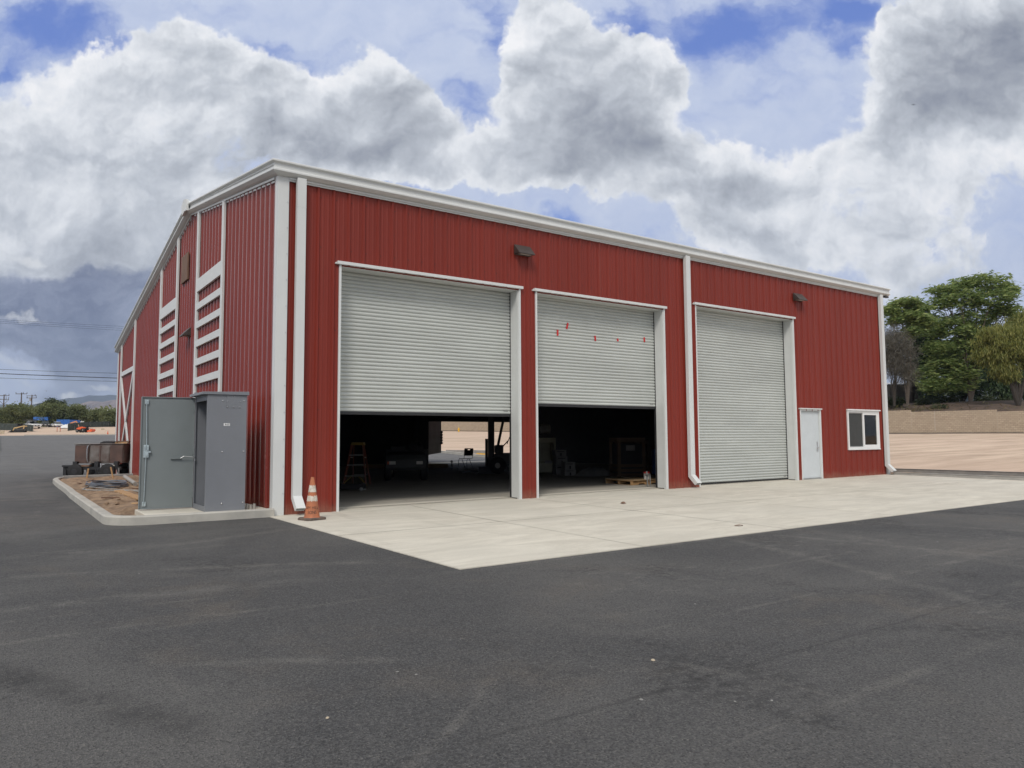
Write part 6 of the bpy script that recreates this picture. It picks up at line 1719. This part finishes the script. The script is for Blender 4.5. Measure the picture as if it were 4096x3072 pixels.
def far_cone(px, py, D, label):
    p = at(px, py, D); o = thing('traffic_cone', label, 'traffic cone', (p.x, p.y, ground_z(p.x, p.y)))
    b = MB(); b.bx(-.19, .19, -.19, .19, 0, .04); b.build('base', M['conebase'], o)
    b = MB(); b.lathe([(.14, .04), (.03, .71), (.02, .72)], 16); b.build('body', mat('far_cone_orange', (.62, .13, .06), .6), o, smooth=True)
far_cone(431, 1738, 137, 'small far traffic cone on the dirt beside the red wall')
for (px, lab) in ((228.5, 'orange delineator post nearer the sedan'), (241, 'orange delineator post left of the dark fence')):
    p = at(px, 1722, 166); o = thing('delineator_post', lab, 'post', (p.x, p.y, ground_z(p.x, p.y)), 0, 'orange posts in the yard')
    b = MB(); b.tube([(0, 0, 0), (0, 0, 1.15)], .06, 8); b.build('post', mat('post_orange', (.5, .12, .06), .6), o); b = MB(); b.lathe([(.2, 0), (.2, .05)], 10); b.build('base', M['black'], o)
# blue steel container and canopy
p = at(251, 1709, 192); gz = ground_z(p.x, p.y)
o = thing('shipping_container', 'blue corrugated steel container behind the white sedan', 'container', (p.x, p.y, gz), -YAW + .1)
b = MB(); W2 = 1.6; pts = []
for i in range(16): x = -W2 + 2 * W2 * i / 16; pts += [(x, 0), (x + .05, .04), (x + .10, .04), (x + .15, 0)]
pts += [(W2, 0), (W2, 5.8), (-W2, 5.8)]; b.prism(pts, 'z', .15, 1.95); b.build('box', M['blue'], o)
b = MB()
for x in (-W2 - .03, W2 - .06): b.bx(x, x + .09, -.04, .06, 0, 2.0)
b.bx(-W2, W2, -.03, .05, 1.93, 2.0); b.bx(-W2, W2, -.03, .05, .06, .16); b.build('corner_post', M['bluedk'], o)
p = at(180, 1711, 196); gz = ground_z(p.x, p.y)
o = thing('canopy', 'blue canopy roof on thin posts above the black vehicle', 'canopy', (p.x, p.y, gz), -YAW + .05)
b = MB(); b.prism([(-2.2, 1.72), (-2.2, 2.55), (-2.1, 2.62), (4.2, 2.42), (4.3, 2.35), (4.3, 1.66)], 'x', -1.85, 1.85); b.build('cover', M['blue'], o)
for x in (-1.8, 1.8):
    for y in (-2.1, 4.2):
        b = MB(); b.tube([(x, y, 0), (x, y, 1.75)], .04, 6); b.build('post', M['alu'], o)
for (px, py, w, h, d, lab, cat, mk) in ((412, 1714, .7, .30, .4, 'pale tan block lying below the right screened fence', 'block', 'sand'), (6, 1735, 1.0, .75, .9, 'tan crate sized block at the left edge of the dirt', 'block', 'sand')):
    p = at(px, py, 150 if px < 100 else 172); o = MB(); o.loft([[(-w / 2, -d / 2, 0), (w / 2, -d / 2, 0), (w / 2, d / 2, 0), (-w / 2, d / 2, 0)], [(-w / 2 + .03, -d / 2, h), (w / 2 - .05, -d / 2, h * .94), (w / 2, d / 2, h), (-w / 2, d / 2, h * .9)]])
    o = o.build('stone_block', M[mk], bevel=.02); o.location = (p.x, p.y, ground_z(p.x, p.y)); tag(o, lab, cat)


def house(px0, px1, D, ybot, yeave, yridge, label):
    a, c = at(px0, yeave, D), at(px1, yeave, D); gz = ground_z(a.x, a.y)
    o = thing('house', label, 'house', (a.x, a.y, gz), -YAW); Wd = (c - a).length; H = a.z - gz; R_ = at(px0, yridge, D).z - gz
    b = MB(); b.bx(0, Wd, 0, 7, -.5, H); b.build('wall', M['stucco'], o)
    b = MB(); b.prism([(-.5, H - .02), (7.5, H - .02), (3.5, R_)], 'x', -.4, Wd + .4); b.build('roof', M['whiteroof'], o)
    n = max(2, int(Wd / 2))
    for i in range(n):
        b = MB(); x = Wd * (i + .5) / n; b.bx(x - .45, x + .45, -.06, -.001, H - 1.5, H - .5); w = b.build('window', M['whiteroof'], o); g_ = MB(); g_.bx(x - .38, x + .38, -.075, -.0605, H - 1.43, H - .57); g_.build('pane', M['glass'], w)
house(377, 412, 232, 1700, 1679, 1670, 'pale house with a white roof behind the small oak')
house(314, 346, 240, 1700, 1674, 1664, 'pale house with a white gable roof between the two oaks')
house(322, 368, 222, 1700, 1688, 1682, 'low white roofed house just above the orange tractor')
# tarp covered pile with an orange piece behind the left fence section
p = at(281, 1708, 178); bundle('covered_pile', (p.x, p.y, ground_z(p.x, p.y)), 2.2, 1.2, 1.0, M['whiteroof'], 'white sheeted pile behind the dark fence section', 'pile', 6)
p = at(296, 1708, 176); o = thing('excavator_arm', 'orange-tan machine arm rising over the dark fence section', 'machine', (p.x, p.y, ground_z(p.x, p.y)), -YAW)
b = MB(); b.bar((-.9, 0, 1.3), (.5, 0, 1.75), .25); b.bar((.5, 0, 1.75), (1.2, 0, .4), .22); b.build('boom', mat('arm_orange', (.55, .24, .12), .5), o); b = MB(); b.bx(.7, 1.7, -.4, .4, 0, .5); b.build('base', M['dark'], o)
p = at(434, 1705, 196); gz = ground_z(p.x, p.y); H = at(434, 1645, 196).z - gz
o = thing('street_lamp', 'street lamp with a white lamp head above the oaks', 'street lamp', (p.x, p.y, gz), -YAW)
b = MB(); b.tube([(0, 0, 0), (0, 0, H - .6), (-.05, 0, H), (-.3, 0, H + .2)], [.10, .07, .05, .05], 8); b.build('pole', M['dark'], o)
b = MB(); b.lathe([(.05, -.12), (.2, -.06), (.22, 0), (.2, .08), (.05, .14)], 12, (-.32, 0, H + .2)); b.build('lamp_head', M['paintwhite'], o)

# ------------------------------------------------------------------ hills
def ridge(name, D0, prof, mt, label, seed, depth=1400):
    rng = random.Random(seed); pts = sorted(prof); xs = np.linspace(pts[0][0], pts[-1][0], 220)
    ys = np.interp(xs, [p_[0] for p_ in pts], [p_[1] for p_ in pts])
    rows = [(-1.0, 0.0), (-.8, .10), (-.6, .26), (-.45, .42), (-.3, .60), (-.18, .78), (-.08, .92), (0, 1.0), (.3, .7), (1, 0)]
    vs = []
    for (t, hh) in rows:
        for i, (px, py) in enumerate(zip(xs, ys)):
            r = (px - 2048) / FPX; Dd = D0 + t * depth; x, y = ld(r * D0 * (1 + t * .1), Dd)
            top_ = at(px, py, D0).z
            gully = 1 - (0 if t in (0, -1, 1) else .16 * min(1, -t * 4 + .1 if t < 0 else 1) * abs(math.sin(px * .11 + 5 * t) * math.sin(px * .047 + seed) + .5 * math.sin(px * .31 + 9 * t)))
            vs.append((x, y, -3 + (top_ + 3) * hh * (gully if hh < .95 else 1)))
    n = len(xs); b = MB(); b.add(vs, [(j * n + i, j * n + i + 1, (j + 1) * n + i + 1, (j + 1) * n + i) for j in range(len(rows) - 1) for i in range(n - 1)])
    return tag(b.build(name, mt, smooth=False, recalc=False), label, kind='structure')
hm1 = mat('far_hill_hazy_scrub', (0.055, 0.060, 0.070), 1.0, c2=(0.036, 0.042, 0.052), nscale=0.004, detail=8, spec=0)  # scrub colour with the blue of distant air mixed in
hm2 = mat('near_hill_grass', (0.30, 0.225, 0.19), 1.0, c2=(0.15, 0.12, 0.115), nscale=0.006, detail=9, spec=0, stretch=(1, 1, 4))
ridge('hills', 6200, [(-900, 1660), (-400, 1640), (-120, 1622), (0, 1617.6), (20, 1615.6), (38, 1618), (75, 1624), (113, 1620), (139, 1616), (179, 1606), (212, 1599.7), (240, 1597), (266.5, 1592), (314, 1591), (333, 1585.7), (346, 1581.4), (375, 1580.8), (387, 1583.8), (406, 1583), (425.6, 1577.5), (447, 1579.8), (472, 1582), (620, 1590), (900, 1610), (1600, 1650), (2600, 1690), (3400, 1660), (4096, 1650), (5200, 1640)], hm1, 'far dark blue ridge of hills on the horizon', 4)
ridge('hills', 4300, [(100, 1690), (200, 1655), (266, 1628), (300, 1621.5), (319.5, 1615.6), (339, 1609.6), (359, 1604), (386, 1605), (408, 1607.6), (425.6, 1603.6), (471, 1597), (560, 1590), (800, 1600), (1300, 1660), (1600, 1700)], hm2, 'nearer brown grassy hill before the blue ridge', 2, depth=1100)

# ------------------------------------------------------------------ small litter
def on_ground(px, py):
    d = at(px, py, 1.0) - CAM; t = -(CAM.z - .018) / d.z; q = CAM + d * t; return q
rnd = random.Random(21)
for i, (px, py, s, lab) in enumerate([(2612, 2634, .022, 'palest pebble on the asphalt right of the apron corner'), (1310, 2862, .015, 'pale pebble low in the middle of the asphalt'), (3087, 2793, .012, 'small pebble on the open asphalt, right of centre'), (1590, 2679, .012, 'small pebble left of the apron corner line'), (2940, 2797, .010, 'tiny pebble beside another one at right of centre'),
                                      (557, 2290, .012, 'small pale pebble on the asphalt near the left kerb'), (2780, 2410, .012, 'pebble on the asphalt below the apron edge'), (3750, 2164, .014, 'pebble on the asphalt far right of the apron edge'), (1665, 2690, .011, 'small pebble beside the left one of a pair'), (2565, 2790, .016, 'dusty pebble just below the palest pebble')]):
    q = on_ground(px, py); b = MB(); s *= .6; b.lathe([(s * .5, 0), (s, s * .35), (s * .7, s * .8), (s * .2, s)], 9); o = b.build('pebble', M['kerbold'] if i not in (0, 1) else M['sand'], smooth=True); o.location = (q.x, q.y, .005); o.scale = (1.4, 1, .8); o.rotation_euler = (0, 0, rnd.uniform(0, 6)); tag(o, lab, 'pebble', 'pebbles on the asphalt')
q = on_ground(2955, 2104)
b = MB(); vs = []
for i in range(9):
    t = i / 8; w = .035 * math.sin(PI * t) + .002; x = -.07 + .14 * t; z = .008 + .010 * math.sin(PI * t)
    vs += [(x, -w, z - .008), (x, 0, z), (x, w, z - .012)]
b.add(vs, [f for i in range(8) for f in ((3 * i, 3 * i + 3, 3 * i + 4, 3 * i + 1), (3 * i + 1, 3 * i + 4, 3 * i + 5, 3 * i + 2))])
o = b.build('dry_leaf', M['oldwood'], recalc=False); o.location = (q.x, q.y, .022); o.rotation_euler = (0, 0, -.4); tag(o, 'curled brown leaf lying on the concrete apron', 'leaf')
q = on_ground(2493, 2018)
bundle('rag_scrap', (q.x, q.y, .04), .05, .04, .035, M['oldwood'], 'small dark scrap lying on the apron before the middle door', 'scrap', 3)
for i, (px, py, D, w, lab) in enumerate([(3654, 419, 110, .30, 'dark bird flying before the grey cloud at upper right'), (3241, 670, 150, .22, 'tiny dark bird flying over the right half of the roof'), (185, 1564, 150, .42, 'dark bird gliding low above the left hills')]):
    p = at(px, py, D); o = thing('bird', lab, 'bird', tuple(p), -YAW + .3 * i, 'birds in the sky')
    b = MB(); b.lathe([(.005, -w * .55), (w * .12, -w * .2), (w * .14, w * .1), (w * .06, w * .4), (.005, w * .5)], 8, axis='y'); b.build('body', M['dark'], o, smooth=True)
    for s in (-1, 1):
        b = MB(); b.add([(0, -w * .15, .02), (0, w * .2, .02), (s * w * .6, w * .22, w * .18), (s * w * .6, -w * .08, w * .18), (s * w * 1.2, w * .25, w * .08), (s * w * 1.15, w * .05, w * .08), (0, 0, .0), (s * w * .6, .05, w * .16)], [(0, 1, 2, 3), (3, 2, 4, 5), (0, 6, 1), (3, 7, 2)]); b.build('wing', M['dark'], o, recalc=False)

# ------------------------------------------------------------------ air
USE_HAZE = True
if USE_HAZE:
    b = MB(); b.bx(-9000, 9000, -9000, 9000, -9.0, 620.0)
    hz_ = bpy.data.materials.new('air'); hz_.use_nodes = True; nt = hz_.node_tree
    for n_ in list(nt.nodes): nt.nodes.remove(n_)
    K = NT(nt); out = K.n('ShaderNodeOutputMaterial'); pv = K.n('ShaderNodeVolumePrincipled')
    pv.inputs['Color'].default_value = (0.66, 0.79, 1.0, 1); pv.inputs['Density'].default_value = 1.1e-4; pv.inputs['Anisotropy'].default_value = 0.2
    K.put(out.inputs['Volume'], pv.outputs[0])
    o = b.build('haze', hz_); tag(o, 'thin haze of the air over the whole scene', kind='stuff')
